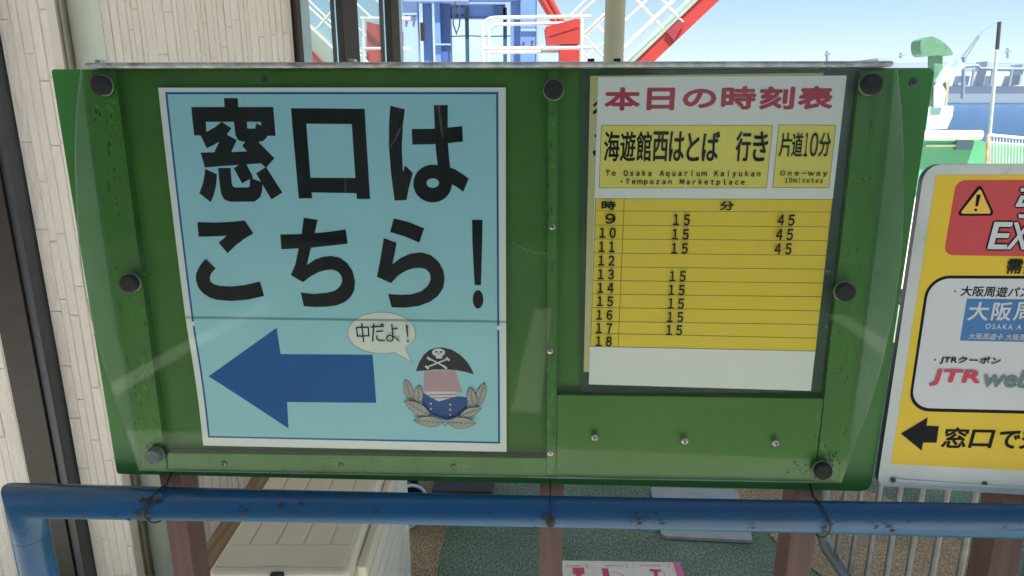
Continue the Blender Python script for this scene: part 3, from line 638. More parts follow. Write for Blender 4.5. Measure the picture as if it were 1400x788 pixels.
for l in ([(68, 97), (167, 122), (154, 220), (147, 380), (155, 545), (170, 498), (222, 550), (195, 650), (180, 731), (100, 734), (76, 560), (60, 370), (60, 220)], [(213, 254), (330, 254), (450, 245), (553, 235), (558, 338), (445, 351), (340, 357), (218, 359)],
          [(361, 93), (455, 93), (455, 240), (459, 380), (472, 520), (486, 625), (440, 640), (398, 600), (389, 500), (376, 400), (368, 250)], [(450, 505), (500, 522), (550, 552), (598, 587), (560, 676), (520, 645), (460, 612)]): a_.poly(s_(l), ink_k)
uo = a_.uv(s_(arc(355, 620, 130, 127, 0, 360, 40)[:-1])); ui = a_.uv(s_(arc(356, 617, 42, 32, 0, 360, 40)[:-1])); a_.ring(uo, ui, ink_k)
s_ = lambda l: Z(260, 285, 5.625, l)
for l in ([(67, 102), (200, 106), (330, 100), (430, 90), (496, 188), (430, 228), (360, 280), (300, 341), (230, 260), (292, 206), (200, 212), (77, 214)],
          [(133, 382), (209, 457), (175, 492), (162, 530), (170, 558), (192, 577), (240, 591), (330, 595), (430, 584), (547, 557), (579, 667), (450, 697), (330, 706), (220, 698), (160, 679), (110, 646), (75, 603), (57, 550), (57, 500), (78, 450), (103, 414)]): a_.poly(s_(l), ink_k)
s_ = lambda l: Z(375, 285, 5.431, l)
for l in ([(53, 190), (210, 187), (400, 172), (536, 152), (551, 258), (420, 273), (280, 288), (62, 299)], [(226, 66), (329, 82), (308, 180), (280, 290), (250, 415), (222, 542), (131, 490), (165, 410), (190, 290), (212, 180)],
          [(248, 417), (310, 376), (370, 354), (430, 348), (490, 360), (545, 397), (588, 458), (607, 540), (600, 605), (572, 655), (530, 690), (470, 714), (400, 724), (310, 726), (228, 720), (205, 618), (300, 630), (400, 621), (458, 605), (496, 572), (512, 532), (505, 495), (480, 465), (440, 450), (400, 451), (340, 466), (280, 498), (221, 543)]): a_.poly(s_(l), ink_k)
s_ = lambda l: Z(505, 285, 5.435, l)
for l in ([(186, 71), (300, 100), (412, 145), (375, 251), (270, 205), (158, 172)], [(113, 216), (208, 252), (190, 350), (177, 412), (167, 550), (62, 502), (90, 360)],
          [(176, 410), (240, 362), (310, 331), (390, 322), (460, 342), (518, 392), (553, 455), (563, 520), (552, 585), (515, 643), (455, 688), (370, 719), (270, 731), (171, 729), (145, 630), (230, 637), (320, 633), (390, 610), (440, 568), (460, 520), (452, 475), (425, 447), (385, 437), (340, 438), (280, 456), (220, 492), (166, 550)],
          [(765, 82), (843, 82), (840, 270), (832, 564), (785, 564), (769, 270)], arc(810, 670, 39, 68, 0, 360, 28)[:-1]): a_.poly(s_(l), ink_k)
put('lettering', a_.mb, poster)
a_ = part_art(); a_.poly(Z(240, 420, 3.582, [(160, 341), (500, 97), (516, 229), (966, 232), (981, 472), (544, 468), (552, 597)]), ink_b); put('arrow', a_.mb, poster)
bub_w = flat('bubble_white', (0.86, 0.85, 0.72), 0.55)
a_ = part_art(); s_ = lambda l: Z(465, 415, 8.758, l)
out = s_(arc(505, 345, 405, 252, 62, 405 + 0.5, 60)); tail = s_([(790, 540), (866, 705), (668, 590)])
a_.poly(out[:0] + s_(arc(505, 345, 405, 252, 66, 405, 60)) + tail, bub_w)
a_.stroke(s_(arc(505, 345, 405, 252, 66, 405, 60)) + tail, 0.0005, grey_ink, True, False)
bub = put('speech_bubble', a_.mb, poster)
a_ = Art(B, PH + 0.0012, pbend)
for l in ([(205, 280), (345, 275), (351, 380), (215, 384), (205, 280)], [(268, 233), (288, 452)], [(380, 272), (495, 265)], [(412, 237), (405, 330), (395, 445)], [(445, 326), (520, 318)], [(450, 378), (446, 405), (458, 428), (490, 438), (540, 436)], [(498, 240), (511, 270)], [(515, 231), (530, 263)],
          [(628, 240), (633, 300), (640, 375)], [(640, 293), (695, 288)], arc(605, 405, 38, 36, 0, 360, 18), [(640, 372), (680, 400), (714, 436)]): a_.stroke(s_(l), 0.0018, ink_k)
a_.poly(s_([(796, 245), (820, 243), (824, 390), (813, 391)]), ink_k); a_.poly(s_(arc(820, 437, 13, 14, 0, 360, 14)[:-1]), ink_k)
put('lettering', a_.mb, bub)
# emblem: wreath, coat-blue field, plain pink band, black dome with skull and crossbones (a plain stand-in)
leaf_m = flat('leaf_beige', (0.58, 0.50, 0.40), 0.6); pinkp = flat('pale_pink_print', (0.60, 0.36, 0.38), 0.6); coat = flat('emblem_blue', (0.035, 0.085, 0.28), 0.6); bone = flat('bone_white', (0.74, 0.76, 0.70), 0.6)
gold = flat('emblem_gold', (0.6, 0.48, 0.14), 0.6); hat_k = flat('emblem_black', (0.012, 0.012, 0.012), 0.6); leaf_l = flat('leaf_line', (0.05, 0.045, 0.04), 0.6)
emb = part_art(); s_ = lambda l: Z(540, 460, 6.064, l)
emb.poly(s_([(245, 285), (500, 280), (560, 470), (232, 470)]), pinkp)
emb.poly(s_([(173, 290), (200, 215), (240, 150), (290, 108), (345, 90), (400, 88), (470, 106), (540, 150), (595, 205), (630, 262), (655, 318), (590, 298), (500, 281), (430, 276), (330, 276), (250, 285)]), hat_k)
emb.poly(s_([(228, 470), (300, 512), (360, 545), (430, 525), (510, 500), (600, 510), (600, 600), (540, 660), (430, 700), (400, 690), (300, 650), (225, 570)]), coat)
for l in ([(232, 462), (508, 462), (510, 500), (360, 545)],): emb.poly(s_(l), bone)
for y in (490, 514): emb.stroke(s_([(272 + (y - 490) * 1.6, y), (508, y - 4)]), 0.0012, red_ink, cap=False)
emb.poly(s_(arc(363, 131, 54, 34, 0, 360, 24)[:-1]), bone); emb.poly(s_([(340, 158), (393, 158), (391, 182), (342, 182)]), bone)
for cx in (345, 383): emb.poly(s_(arc(cx, 126, 11, 8, 0, 360, 12)[:-1]), hat_k)
emb.poly(s_([(362, 133), (372, 147), (354, 147)]), hat_k)
for p, q in (((285, 182), (418, 255)), ((440, 185), (268, 255))):
    emb.stroke(s_([p, q]), 0.0022, bone, cap=False)
    for c in (p, q):
        for dx, dy in ((-9, -4), (5, 8)): emb.poly(s_(arc(c[0] + dx, c[1] + dy, 11, 11, 0, 360, 10)[:-1]), bone)
for x, y in ((297, 563), (297, 606), (457, 570), (457, 612), (457, 655)): emb.poly(s_(arc(x, y, 8, 8, 0, 360, 10)[:-1]), bone)
for (tx, ty), (bx, by), w in (((83, 355), (140, 545), 80), ((743, 385), (680, 585), 80), ((200, 405), (190, 570), 78), ((622, 422), (650, 592), 80), ((78, 532), (295, 655), 90), ((716, 590), (535, 658), 72), ((155, 688), (405, 708), 84), ((672, 711), (435, 706), 92)):
    t = Vector((tx, ty)); b = Vector((bx, by)); d = b - t; q = Vector((-d.y, d.x)).normalized() * w / 2; pts = []
    prof = ((0.0, 0), (0.12, 0.42), (0.3, 0.82), (0.5, 1), (0.7, 0.9), (0.88, 0.5), (1, 0))
    pts = [t + d * k + q * v for k, v in prof] + [t + d * k - q * v for k, v in prof[-2:0:-1]]
    emb.poly(s_([tuple(p) for p in pts]), leaf_m); emb.stroke(s_([tuple(p) for p in pts]), 0.0006, leaf_l, True, False); emb.stroke(s_([tuple(t), tuple(b)]), 0.0006, leaf_l, cap=False)
    for k in (0.25, 0.4, 0.55, 0.7, 0.85):
        for sg in (1, -1): emb.stroke(s_([tuple(t + d * k), tuple(t + d * (k - 0.12) + q * sg * 0.7)]), 0.0004, leaf_l, cap=False)
emb.poly(s_(arc(420, 710, 18, 18, 0, 360, 16)[:-1]), leaf_m); emb.stroke(s_(arc(420, 710, 18, 18, 0, 360, 16)), 0.0006, leaf_l, True, False)
put('emblem', emb.mb, poster)
# the seam where the two halves of the poster are joined
m = MB(); sh = PH + pbend(pvs); m.fbox(B, pu0 + 0.0005, pu1 - 0.0005, pvs - 0.0004, pvs + 0.0030, sh - 0.0004, sh + 0.0006, clear('sticky_tape', (0.92, 0.95, 0.93), 0.15, 0.05, (0.55, 0.62, 0.6)))
put('tape_seam', m, poster)

# ---- timetable in its film, and the yellowed sheet behind it
T = 0.0095
film = [(795, 97), (1180, 94), (1122, 536), (793.5, 539)]
old = MB(); old.prism(B, B.pts([(807, 104), (1126, 100), (1090, 512), (798, 508.7)], T), T - 0.0003, T, paper_y)
a_ = Art(B, T + 0.00003)
for l in ([(811, 143), (817, 138), (817, 142), (812, 147)], [(811, 152), (817, 148), (817, 154), (810, 157)], [(813, 184), (818, 184), (818, 188), (813, 188)], [(810, 207), (816, 205), (816, 211), (812, 214)]): a_.poly(l, ink_k)
r = thing('yellowed_sheet', 'older yellowed sheet whose left edge shows behind the white timetable', 'paper sheet', B.w(B.px(960, 510, T)[0], B.px(960, 510, T)[1], T))
put('paper', old, r); put('lettering', a_.mb, r)
T2 = 0.0103
u, v = B.px(957, 530, T2); tt = thing('timetable', 'laminated white timetable with yellow boxes, red heading and rows of departure times', 'timetable', B.w(u, v, T2))
m = MB(); m.prism(B, rounded(B.pts(film, T - 0.0006), 0.008), T - 0.0008, T - 0.0006, film_m); put('laminate_film', m, tt)
m = MB(); m.prism(B, B.pts([(817.7, 105.7), (1157.7, 103.4), (1108.6, 534.6), (805, 525.7)], T2), T2 - 0.0003, T2, paper_t); put('paper', m, tt)
a_ = Art(B, T2 + 0.00004); z6 = lambda l: Z(780, 260, 2.815, l); z5 = lambda l: Z(780, 90, 3.5, l)
a_.poly(z6([(97, 33), (1008, 36), (943, 620), (77, 602)]), yel_m)
Ly = [33, 80, 135, 188, 242, 295, 348, 400, 452, 505, 551, 602]; Ry = [36, 85, 142, 195, 252, 305, 358, 411, 465, 518, 570, 620]
for y0, y1 in zip(Ly, Ry):
    f = (y0 - 33) / 569; g_ = (y1 - 36) / 584
    a_.stroke(z6([(97 - 20 * f, y0), (1008 - 65 * g_, y1)]), 0.0006, line_ink, cap=False)
for p, q in (((97, 33), (77, 602)), ((1008, 36), (943, 620)), ((207, 34), (183, 605))): a_.stroke(z6([p, q]), 0.0006, line_ink, cap=False)
put('time_grid', a_.mb, tt)
a_ = Art(B, T2 + 0.00005)
for l in ([(148, 285), (967, 285), (938, 585), (137, 585)], [(997, 283), (1270, 285), (1236, 585), (967, 583)]):
    a_.poly(z5(l), yel_p); a_.stroke(z5(l), 0.0006, line_ink, True, False)
put('yellow_box', a_.mb, tt)
a_ = Art(B, T2 + 0.0001)
for ch, x0, x1, y0, y1 in (('本', 65, 262, 78, 206), ('日', 297, 450, 80, 204), ('の', 494, 678, 86, 193), ('時', 704, 895, 72, 200), ('刻', 912, 1105, 73, 200), ('表', 1124, 1317, 72, 200)):
    a_.text(ch, 810 + x0 / 4, 100 + y0 / 4, 810 + x1 / 4, 100 + y1 / 4, red_ink, bold=0.0013)
put('heading', a_.mb, tt)
a_ = Art(B, T2 + 0.0002)
def t5(t, x0, x1, y0, y1, **k): a_.text(t, 780 + x0 / 3.5, 90 + y0 / 3.5, 780 + x1 / 3.5, 90 + y1 / 3.5, ink_k, **k)
for ch, x0, x1 in (('海', 160, 235), ('遊', 238, 312), ('館', 315, 388), ('西', 393, 467), ('は', 472, 545), ('と', 556, 618), ('ば', 630, 712), ('行', 790, 862), ('き', 872, 944)):
    t5(ch, x0, x1, 314 if ch != 'と' else 322, 458, bold=0.0006)
for ch, x0, x1 in (('片', 1000, 1058), ('道', 1058, 1112), ('１', 1119, 1136), ('０', 1146, 1183), ('分', 1188, 1243)): t5(ch, x0, x1, 320, 435, bold=0.00025)
t5('Ｔｏ　Ｏｓａｋａ　Ａｑｕａｒｉｕｍ　Ｋａｉｙｕｋａｎ', 168, 908, 500, 536, bold=0.00028)
t5('・Ｔｅｍｐｏｚａｎ　Ｍａｒｋｅｔｐｌａｃｅ', 240, 832, 541, 575, bold=0.00028)
t5('Ｏｎｅ－ｗａｙ', 1000, 1227, 502, 533, bold=0.00025); t5('１０ｍｉｎｕｔｅｓ', 1024, 1204, 536, 561, bold=0.0002)
def t6(t, x0, x1, y0, y1, **k): a_.text(t, 780 + x0 / 2.815, 260 + y0 / 2.815, 780 + x1 / 2.815, 260 + y1 / 2.815, ink_k, **k)
t6('時', 119, 174, 41, 76, bold=0.0005); t6('分', 573, 628, 42, 78, bold=0.0005)
for i, (t, x0, x1, y0, y1) in enumerate((('9', 133, 173, 90, 129), ('10', 111, 174, 143, 184), ('11', 108, 170, 197, 238), ('12', 106, 169, 250, 290), ('13', 104, 167, 303, 343), ('14', 103, 166, 355, 395), ('15', 101, 164, 407, 446), ('16', 99, 161, 459, 498), ('17', 97, 160, 510, 549), ('18', 96, 159, 560, 599))):
    t6(''.join(chr(ord(c) + 0xFEE0) for c in t), x0, x1, y0, y1, bold=0.0005)
for x0, x1, y0, y1 in ((393, 458, 92, 135), (389, 454, 148, 190), (386, 450, 202, 244), (379, 442, 309, 350), (375, 438, 362, 403), (373, 435, 414, 455), (370, 432, 466, 506), (366, 428, 516, 556)): t6('１５', x0, x1, y0, y1, bold=0.0005)
for x0, x1, y0, y1 in ((793, 859, 92, 136), (787, 853, 147, 191), (781, 847, 202, 246)): t6('４５', x0, x1, y0, y1, bold=0.0005)
put('lettering', a_.mb, tt)

# ================================================================== YELLOW SIGN
Oy = B.px(1300, 668, 0.006); Ob = B.w(Oy[0], Oy[1], 0.006); tl = R(1.7)
Sg = Fr(Ob, B.U, Vector((0, 0, 1)) * math.cos(tl) - B.N * math.sin(tl))
sign = thing('ticket_sign', 'yellow ticket exchange sign on a weathered white plate beside the green board', 'sign', (Ob.x + 0.15, Ob.y, 0))
XR = 1640
m = MB(); q = Sg.pts([(1264.5, 225), (XR, 224), (XR, 692), (1199, 664.5)], 0.004)
m.prism(Sg, rounded(q, [0.022, 0.022, 0.022, 0.014], 7), -0.006, 0.004, alu_m, side=greyframe_m); put('plate', m, sign, 0.0015)
m = MB(); q = Sg.pts([(1225, 655), (XR - 30, 681), (XR - 30, 684), (1225, 658)], 0.0052); m.prism(Sg, q, 0.0042, 0.0056, alu_m)
put('plate_ridge', m, sign, 0.0005)
a_ = Art(Sg, 0.0042); a_.poly([(1279.8, 239.5), (XR - 18, 238), (XR - 14, 655), (1218, 634.6)], sign_y); put('yellow_film', a_.mb, sign)
a_ = Art(Sg, 0.0043); a_.polyuv(rounded(a_.uv([(1307.5, 246.6), (XR - 50, 245), (XR - 40, 354), (1290, 349)]), 0.012, 6), sign_r); put('red_panel', a_.mb, sign)
zA = lambda l: Z(1280, 230, 5.25, l)
a_ = Art(Sg, 0.0044); a_.polyuv(rounded(a_.uv(zA([(315, 106), (424, 343), (138, 343)])), 0.004, 4), ink_k); a_.polyuv(rounded(a_.uv(zA([(315, 145), (397, 327), (170, 327)])), 0.002, 3), orange_y)
a_.poly(zA([(289, 190), (321, 190), (300, 275), (280, 275)]), ink_k); a_.poly(zA(arc(283, 300, 12, 10, 0, 360, 14)[:-1]), ink_k); put('warning_triangle', a_.mb, sign)
a_ = Art(Sg, 0.0044)
for mat, bo in ((ink_k, 0.0030), (sign_w, 0.0009)):
    for t, x0, x1, y0, y1 in (('引', 1390, 1434, 256.5, 298), ('換', 1440, 1484, 257, 298.5), ('E', 1355, 1379.5, 304.5, 340), ('X', 1381, 1406, 304.8, 340.3)):
        dd = bo * 960; a_.text(t, x0 - dd, y0 - dd, x1 + dd, y1 + dd, mat, bold=bo, shear=0.10)
a_.text('需', 1376, 354.3, 1397.5, 374.5, ink_k, bold=0.0005, shear=0.05); a_.text('要', 1400, 354.6, 1421, 375, ink_k, bold=0.0005, shear=0.05)
put('lettering', a_.mb, sign)
a_ = Art(Sg, 0.0043); q = a_.uv([(1268, 376.8), (XR - 60, 378), (XR - 60, 570), (1240.5, 562.3)])
a_.polyuv(rounded(q, 0.030, 8), ink_k)
q2 = a_.uv([(1271.5, 381), (XR - 64, 382), (XR - 64, 565.5), (1245, 557.8)]); a_.polyuv(rounded(q2, 0.0265, 8), sign_w); wp = put('white_panel', a_.mb, sign)
zB = lambda l: Z(1240, 370, 4.64, l)
a_ = Art(Sg, 0.0044); a_.poly([(1322, 408.4), (1520, 411), (1516, 470), (1312.2, 466)], sign_b); put('blue_panel', a_.mb, sign)
a_ = Art(Sg, 0.00445)
a_.poly(zB(arc(305, 132, 6, 6, 0, 360, 12)[:-1]), ink_k); a_.poly(zB(arc(178, 567, 6, 6, 0, 360, 12)[:-1]), ink_k)
a_.text('大阪周遊パス', 1313.7, 392, 1409, 406.3, ink_k, bold=0.0003, shear=0.05, slope=-0.012)
for ch, x0, x1 in (('大', 390, 520), ('阪', 540, 664), ('周', 680, 800), ('遊', 822, 942)): a_.text(ch, 1240 + x0 / 4.64, 370 + 200 / 4.64, 1240 + x1 / 4.64, 370 + 318 / 4.64, sign_w, bold=0.00055, shear=0.03)
a_.text('OSAKA A', 1347, 443, 1396.5, 450.3, sign_w, bold=0.0001, spacing=1.35, shear=0.05, slope=-0.012)
a_.text('大阪周遊卡 大阪周', 1324, 456, 1402, 464.6, sign_w, bold=0.0001, shear=0.05, slope=-0.012)
a_.text('JTRクーポン', 1285, 487.4, 1367.8, 498.8, ink_k, bold=0.00035, shear=0.12, slope=-0.012)
a_.text('JTR', 1272.5, 505.3, 1341, 528.6, red_ink, bold=0.0011, shear=0.16, slope=-0.012)
a_.text('web', 1343.5, 505.5, 1412, 530, grey_ink, bold=0.0010, shear=0.16, slope=-0.012)
put('lettering', a_.mb, sign)
zC = lambda l: Z(1210, 540, 5.626, l)
a_ = Art(Sg, 0.0044); ar = [(122, 298), (327, 175), (318, 238), (413, 242), (395, 368), (292, 366), (280, 428)]
a_.poly(zC(ar), ink_k); a_.stroke(zC(ar), 0.0010, flat('arrow_halo', (0.50, 0.22, 0.05), 0.5), True, False); a_.poly(zC(ar), ink_k); put('arrow', a_.mb, sign)
a_ = Art(Sg, 0.0044)
for t, x0, x1, y0, y1 in (('窓', 445, 638, 250, 410), ('口', 655, 834, 268, 410), ('で', 870, 1036, 275, 414), ('交', 1046, 1220, 262, 418)): a_.text(t, 1210 + x0 / 5.626, 540 + y0 / 5.626, 1210 + x1 / 5.626, 540 + y1 / 5.626, ink_k, bold=0.0009, shear=0.10)
put('lettering', a_.mb, sign)
screw(1221, 656.5, 0.0056, 0.0040, 'screw', False, sign, Sg, greyframe_m); screw(1346, 661.5, 0.0042, 0.0040, 'screw', False, sign, Sg, greyframe_m)
u0, u1 = B.px(1362, 722, -0.02)[0], B.px(1402, 722, -0.02)[0]
m = MB(); m.fbox(B, u0, u1, -B.O.z + 0.003, B.px(1380, 320, -0.02)[1], -0.066, -0.017, wood_m); put('post', m, sign, 0.0015)

# ================================================================== BLUE RAILING AND WIRE TIES
HP = 0.030; RP = 0.0255
a, b = B.px(33, 684.5, HP), B.px(1400, 713, HP)
P1 = B.w(a[0], a[1], HP); dv = (b[1] - a[1]) / (b[0] - a[0]); b2 = (b[0] + 0.25, b[1] + 0.25 * dv); P2 = B.w(b2[0], b2[1], HP)
rail = thing('guard_rail', 'chipped blue pipe railing running along below the notice board', 'railing', (P1.x, P1.y, 0))
m = MB(); m.tube([P1 + (P2 - P1) * (k / 60) for k in range(61)][0:0] or [Vector((P1.x, P1.y, P1.z - 0.06)), P1, P2], RP, blue_pipe, 40); put('pipe', m, rail)
m = MB(); m.tube([Vector((P1.x, P1.y, 0)), Vector((P1.x, P1.y, P1.z - 0.0605))], RP, blue_pipe, 40); put('post', m, rail)
m = MB(); m.tube([Vector((P2.x - 0.03, P2.y, 0)), Vector((P2.x - 0.03, P2.y, P2.z - 0.027))], RP - 0.001, blue_pipe, 32); put('post', m, rail)
# rust spot clusters round the ties
AX = (P2 - P1).normalized(); AY = Vector((0, -1, 0)); AY = (AY - AX * AX.dot(AY)).normalized(); AZ = AX.cross(AY) * -1
if AZ.z < 0: AZ = -AZ
def on_pipe(px, ang, r):
    u = B.px(px, 700, HP)[0]; t = (u - a[0]) / (b2[0] - a[0]); c = P1 + (P2 - P1) * t
    return c + (AY * math.cos(ang) + AZ * math.sin(ang)) * r
def spots(spec):
    m = MB()
    for px, lo, hi, n, spread in spec:
        for _ in range(n):
            x = px + random.gauss(0, spread); an = random.uniform(lo, hi); s = random.uniform(0.0006, 0.0024) * random.choice((0.5, 0.8, 1, 1.7)); k = 12; el = random.uniform(0.8, 1.9)
            c = on_pipe(x, an, RP + 0.00025); nr = (c - on_pipe(x, an, 0)).normalized(); tv = nr.cross(AX)
            m.add([c + (AX * math.cos(j * 2 * math.pi / k) * s * el * random.uniform(0.5, 1.3) + tv * math.sin(j * 2 * math.pi / k) * s * random.uniform(0.5, 1.3)) - nr * 0.0001 for j in range(k)], [tuple(range(k))], rust_m)
    return m
sp = spots([(212, -0.7, 0.9, 46, 8), (60, -0.6, 0.8, 5, 30), (170, -0.7, 0.8, 4, 16), (330, 0.0, 0.8, 7, 22), (420, -0.2, 0.8, 10, 40), (500, 0.1, 0.7, 6, 40), (752, -0.3, 0.35, 40, 2.6), (650, 0.2, 0.7, 4, 40), (880, 0.0, 0.6, 10, 12), (860, -0.4, 0.4, 3, 30), (1030, -0.2, 0.3, 3, 14), (1122, -0.5, 0.6, 8, 4), (1200, -0.1, 0.5, 5, 14), (1320, -0.3, 0.5, 3, 40)])
for i, f in enumerate(sp.f):
    p, q, s = (sp.v[k] for k in f[:3]); c = (p + q + s) / 3; t = (c - P1).dot(AX); ax = P1 + AX * t
    if (q - p).cross(s - p).dot(c - ax) < 0: sp.f[i] = f[::-1]
put('rust_spots', sp, rail)
for px, dx, lab in ((218, 8, 'loose black wire tie round the blue pipe at the left timber post'), (752, 0, 'thin wire tie over a rust spot on the pipe at the middle timber post'), (1121, -6, 'black wire tie round the blue pipe at the right timber post')):
    m = MB(); pts = []
    for k in range(30):
        an = -1.9 + 3.8 * k / 29; pts.append(on_pipe(px - dx * 0.9 * math.cos(an * 0.9) + dx * (0.55 if an < 0 else 1.2) * abs(math.sin(an)), an, RP + 0.0016))
    q0, q1 = on_pipe(px + dx, 2.3, RP + 0.02), on_pipe(px + dx, -2.3, RP + 0.02)
    m.tube([q1] + pts + [q0], 0.0013 if dx else 0.0009, wire_m, 8); tag(put('wire_tie', m), lab, 'wire tie', 'wire ties on the blue railing')

# ================================================================== THINGS BEHIND THE BOARD
# beige storage bin
zt = 0.65
f0 = on_z(284, 776, zt); f1 = on_z(476, 781, zt); X0, X1, Y0, Y1 = f0.x, f1.x, (f0.y + f1.y) / 2, 1.88
bn = thing('storage_bin', 'beige resin storage bin with a grooved lid beside the cream wall', 'storage bin', ((X0 + X1) / 2, (Y0 + Y1) / 2, 0))
m = MB(); m.box(X0 + 0.012, X1 - 0.006, Y0 + 0.02, Y1 - 0.01, 0.004, zt - 0.052, bin_d); put('body', m, bn, 0.008, 3)
for k in range(9):
    m = MB(); m.box(X1 - 0.0065, X1 - 0.0035, Y0 + 0.04, Y1 - 0.03, zt - 0.12 - 0.055 * k, zt - 0.095 - 0.055 * k, bin_d); put('side_rib', m, bn, 0.001)
m = MB(); m.box(X0, X1, Y0, Y1, zt - 0.048, zt - 0.003, bin_m); ld = put('lid', m, bn, 0.014, 4)
nx = 5; gw = 0.0035; xs = [X0 + 0.012] + [X0 + (X1 - X0) * k / nx for k in range(1, nx)] + [X1 - 0.012]
for k in range(nx):
    m = MB(); m.box(xs[k] + (gw / 2 if k else 0), xs[k + 1] - (gw / 2 if k < nx - 1 else 0), Y0 + 0.075, Y1 - 0.03, zt - 0.004, zt, bin_m); put('lid_panel', m, ld, 0.0012)
m = MB(); m.box(xs[0], xs[-1], Y0 + 0.012, Y0 + 0.0745, zt - 0.004, zt, bin_m); put('lid_panel', m, ld, 0.0012)
m = MB(); m.box(X1 + 0.0005, X1 + 0.022, Y0 + 0.05, Y1 - 0.02, zt - 0.062, zt - 0.030, bin_m); put('side_rim', m, bn, 0.006, 3)
m = MB(); xl = (X0 + X1) / 2; m.box(xl - 0.012, xl + 0.012, Y0 - 0.012, Y0 - 0.0005, zt - 0.05, zt - 0.004, dark_m); put('latch', m, bn, 0.002)
# timber leaning between bin and wall
m = MB()
m.box(-0.70, X0 - 0.012, 1.15, 1.75, 0.004, 0.52, plank_m); tag(put('timber_plank', m, None, 0.004), 'tan timber planking standing between the beige bin and the wall', 'plank')
# pail lying on its side, dark low box
pc = on_z(556, 694, 0.10); m = MB(); ax = Vector((0.55, -0.80, 0.05)).normalized()
r = thing('pail', 'pale blue rimmed navy pail lying on the turf behind the bin', 'pail', (pc.x, pc.y, 0))
m.lathe(pc - ax * 0.16, ax, [(0.001, 0), (0.062, 0), (0.080, 0.16), (0.076, 0.16), (0.058, 0.006), (0.001, 0.006)], navy_m, 32); put('body', m, r)
m = MB(); x_ = ax.cross(Vector((0, 0, 1))).normalized(); y_ = ax.cross(x_); m.tube([pc + (x_ * math.cos(t * math.pi / 16) + y_ * math.sin(t * math.pi / 16)) * 0.081 for t in range(32)], 0.006, rim_m, 10, True); put('rim', m, r)
q = [on_z(x, y, 0.12) for x, y in ((590, 672), (672, 672))]
m = MB(); m.box(q[0].x, q[1].x, q[0].y, q[0].y + 0.25, 0.005, 0.12, dkbrown_m); tag(put('low_box', m, None, 0.004), 'low dark brown box on the turf behind the middle of the board', 'box')
# flat grey mat
qq = zpts([(889, 666), (1008, 669), (1030, 739), (905, 733)], 0.02); m = MB(); m.prism(ZF, rounded(qq, 0.02), 0.0085, 0.02, slab_m); mt = put('floor_tray', m, None, 0.006, 3)
tag(mt, 'pale grey plastic slab lying on the green turf', 'slab')
# leaflet on a stand, upside down to the viewer
zl = 0.42; r = None
C4 = [on_z(x, y, zl) for x, y in ((768, 766), (921, 768.5), (938, 795))]
ux = (C4[1] - C4[0]).normalized(); wv = Vector((0, 0, 1)).cross(ux); wv = -wv
LF = Fr(C4[0] + (C4[1] - C4[0]) / 2, ux, Vector((0, 0, 1)).cross(ux)); hw = (C4[1] - C4[0]).length / 2
lf = thing('leaflet_stand', 'low stand holding a pink edged white leaflet that faces away', 'leaflet stand', (LF.O.x, LF.O.y, 0))
m = MB(); m.fbox(LF, -hw, hw, -0.21, 0, -0.006, -0.0005, leaflet_w); put('top_board', m, lf, 0.001)
m = MB(); m.tube([LF.w(0, -0.1, -0.0065), Vector((LF.w(0, -0.1, 0).x, LF.w(0, -0.1, 0).y, 0.02))], 0.015, galv_m, 16); m.lathe(Vector((LF.w(0, -0.1, 0).x, LF.w(0, -0.1, 0).y, 0.004)), (0, 0, 1), [(0.12, 0), (0.12, 0.012), (0.02, 0.02), (0.0001, 0.02)], galv_m, 28); put('pedestal', m, lf)
a_ = Art(LF, 0.0); zD = lambda l: Z(740, 740, 6.364, l)
a_.poly(zD([(1142, 180), (1203, 184), (1260, 330), (1190, 330)]), pink_m)
for l in ([(205, 172), (432, 185), (452, 330)], [(452, 188), (790, 195), (812, 330)], [(800, 197), (1128, 205), (1175, 330)]): a_.stroke(zD(l), 0.0006, faint_m, cap=False)
a_.stroke(zD([(452, 188), (470, 330)]), 0.0006, faint_m, cap=False); a_.stroke(zD([(800, 197), (835, 330)]), 0.0006, faint_m, cap=False)
for t, x in (('1.', 1090), ('2.', 740), ('3.', 395)): a_.text(t, 740 + (x - 18) / 6.364, 740 + 200 / 6.364, 740 + (x + 22) / 6.364, 740 + 236 / 6.364, faint_m, mirror=True, bold=0.0002)
for x0, n in ((860, 7), (560, 6), (220, 5)):
    for k in range(n): a_.poly(zD([(x0 + k * 26, 208), (x0 + k * 26 + 18, 209), (x0 + k * 26 + 19, 222), (x0 + k * 26 + 1, 221)]), faint_m)
for l in ([(272, 233), (372, 235), (377, 288), (346, 288), (350, 330), (300, 330), (303, 287), (276, 287)], [(525, 238), (580, 240), (600, 330), (545, 330)], [(940, 246), (1040, 250), (1046, 266), (1012, 268), (1020, 330), (985, 330), (978, 268), (945, 264)]): a_.poly(zD(l), crim_m)
a_.stroke(zD([(612, 272), (660, 275), (700, 290), (725, 330)]), 0.0016, crim_m, cap=False); a_.stroke(zD([(1050, 255), (1080, 285), (1060, 330)]), 0.0012, crim_m, cap=False)
put('leaflet_print', a_.mb, lf)
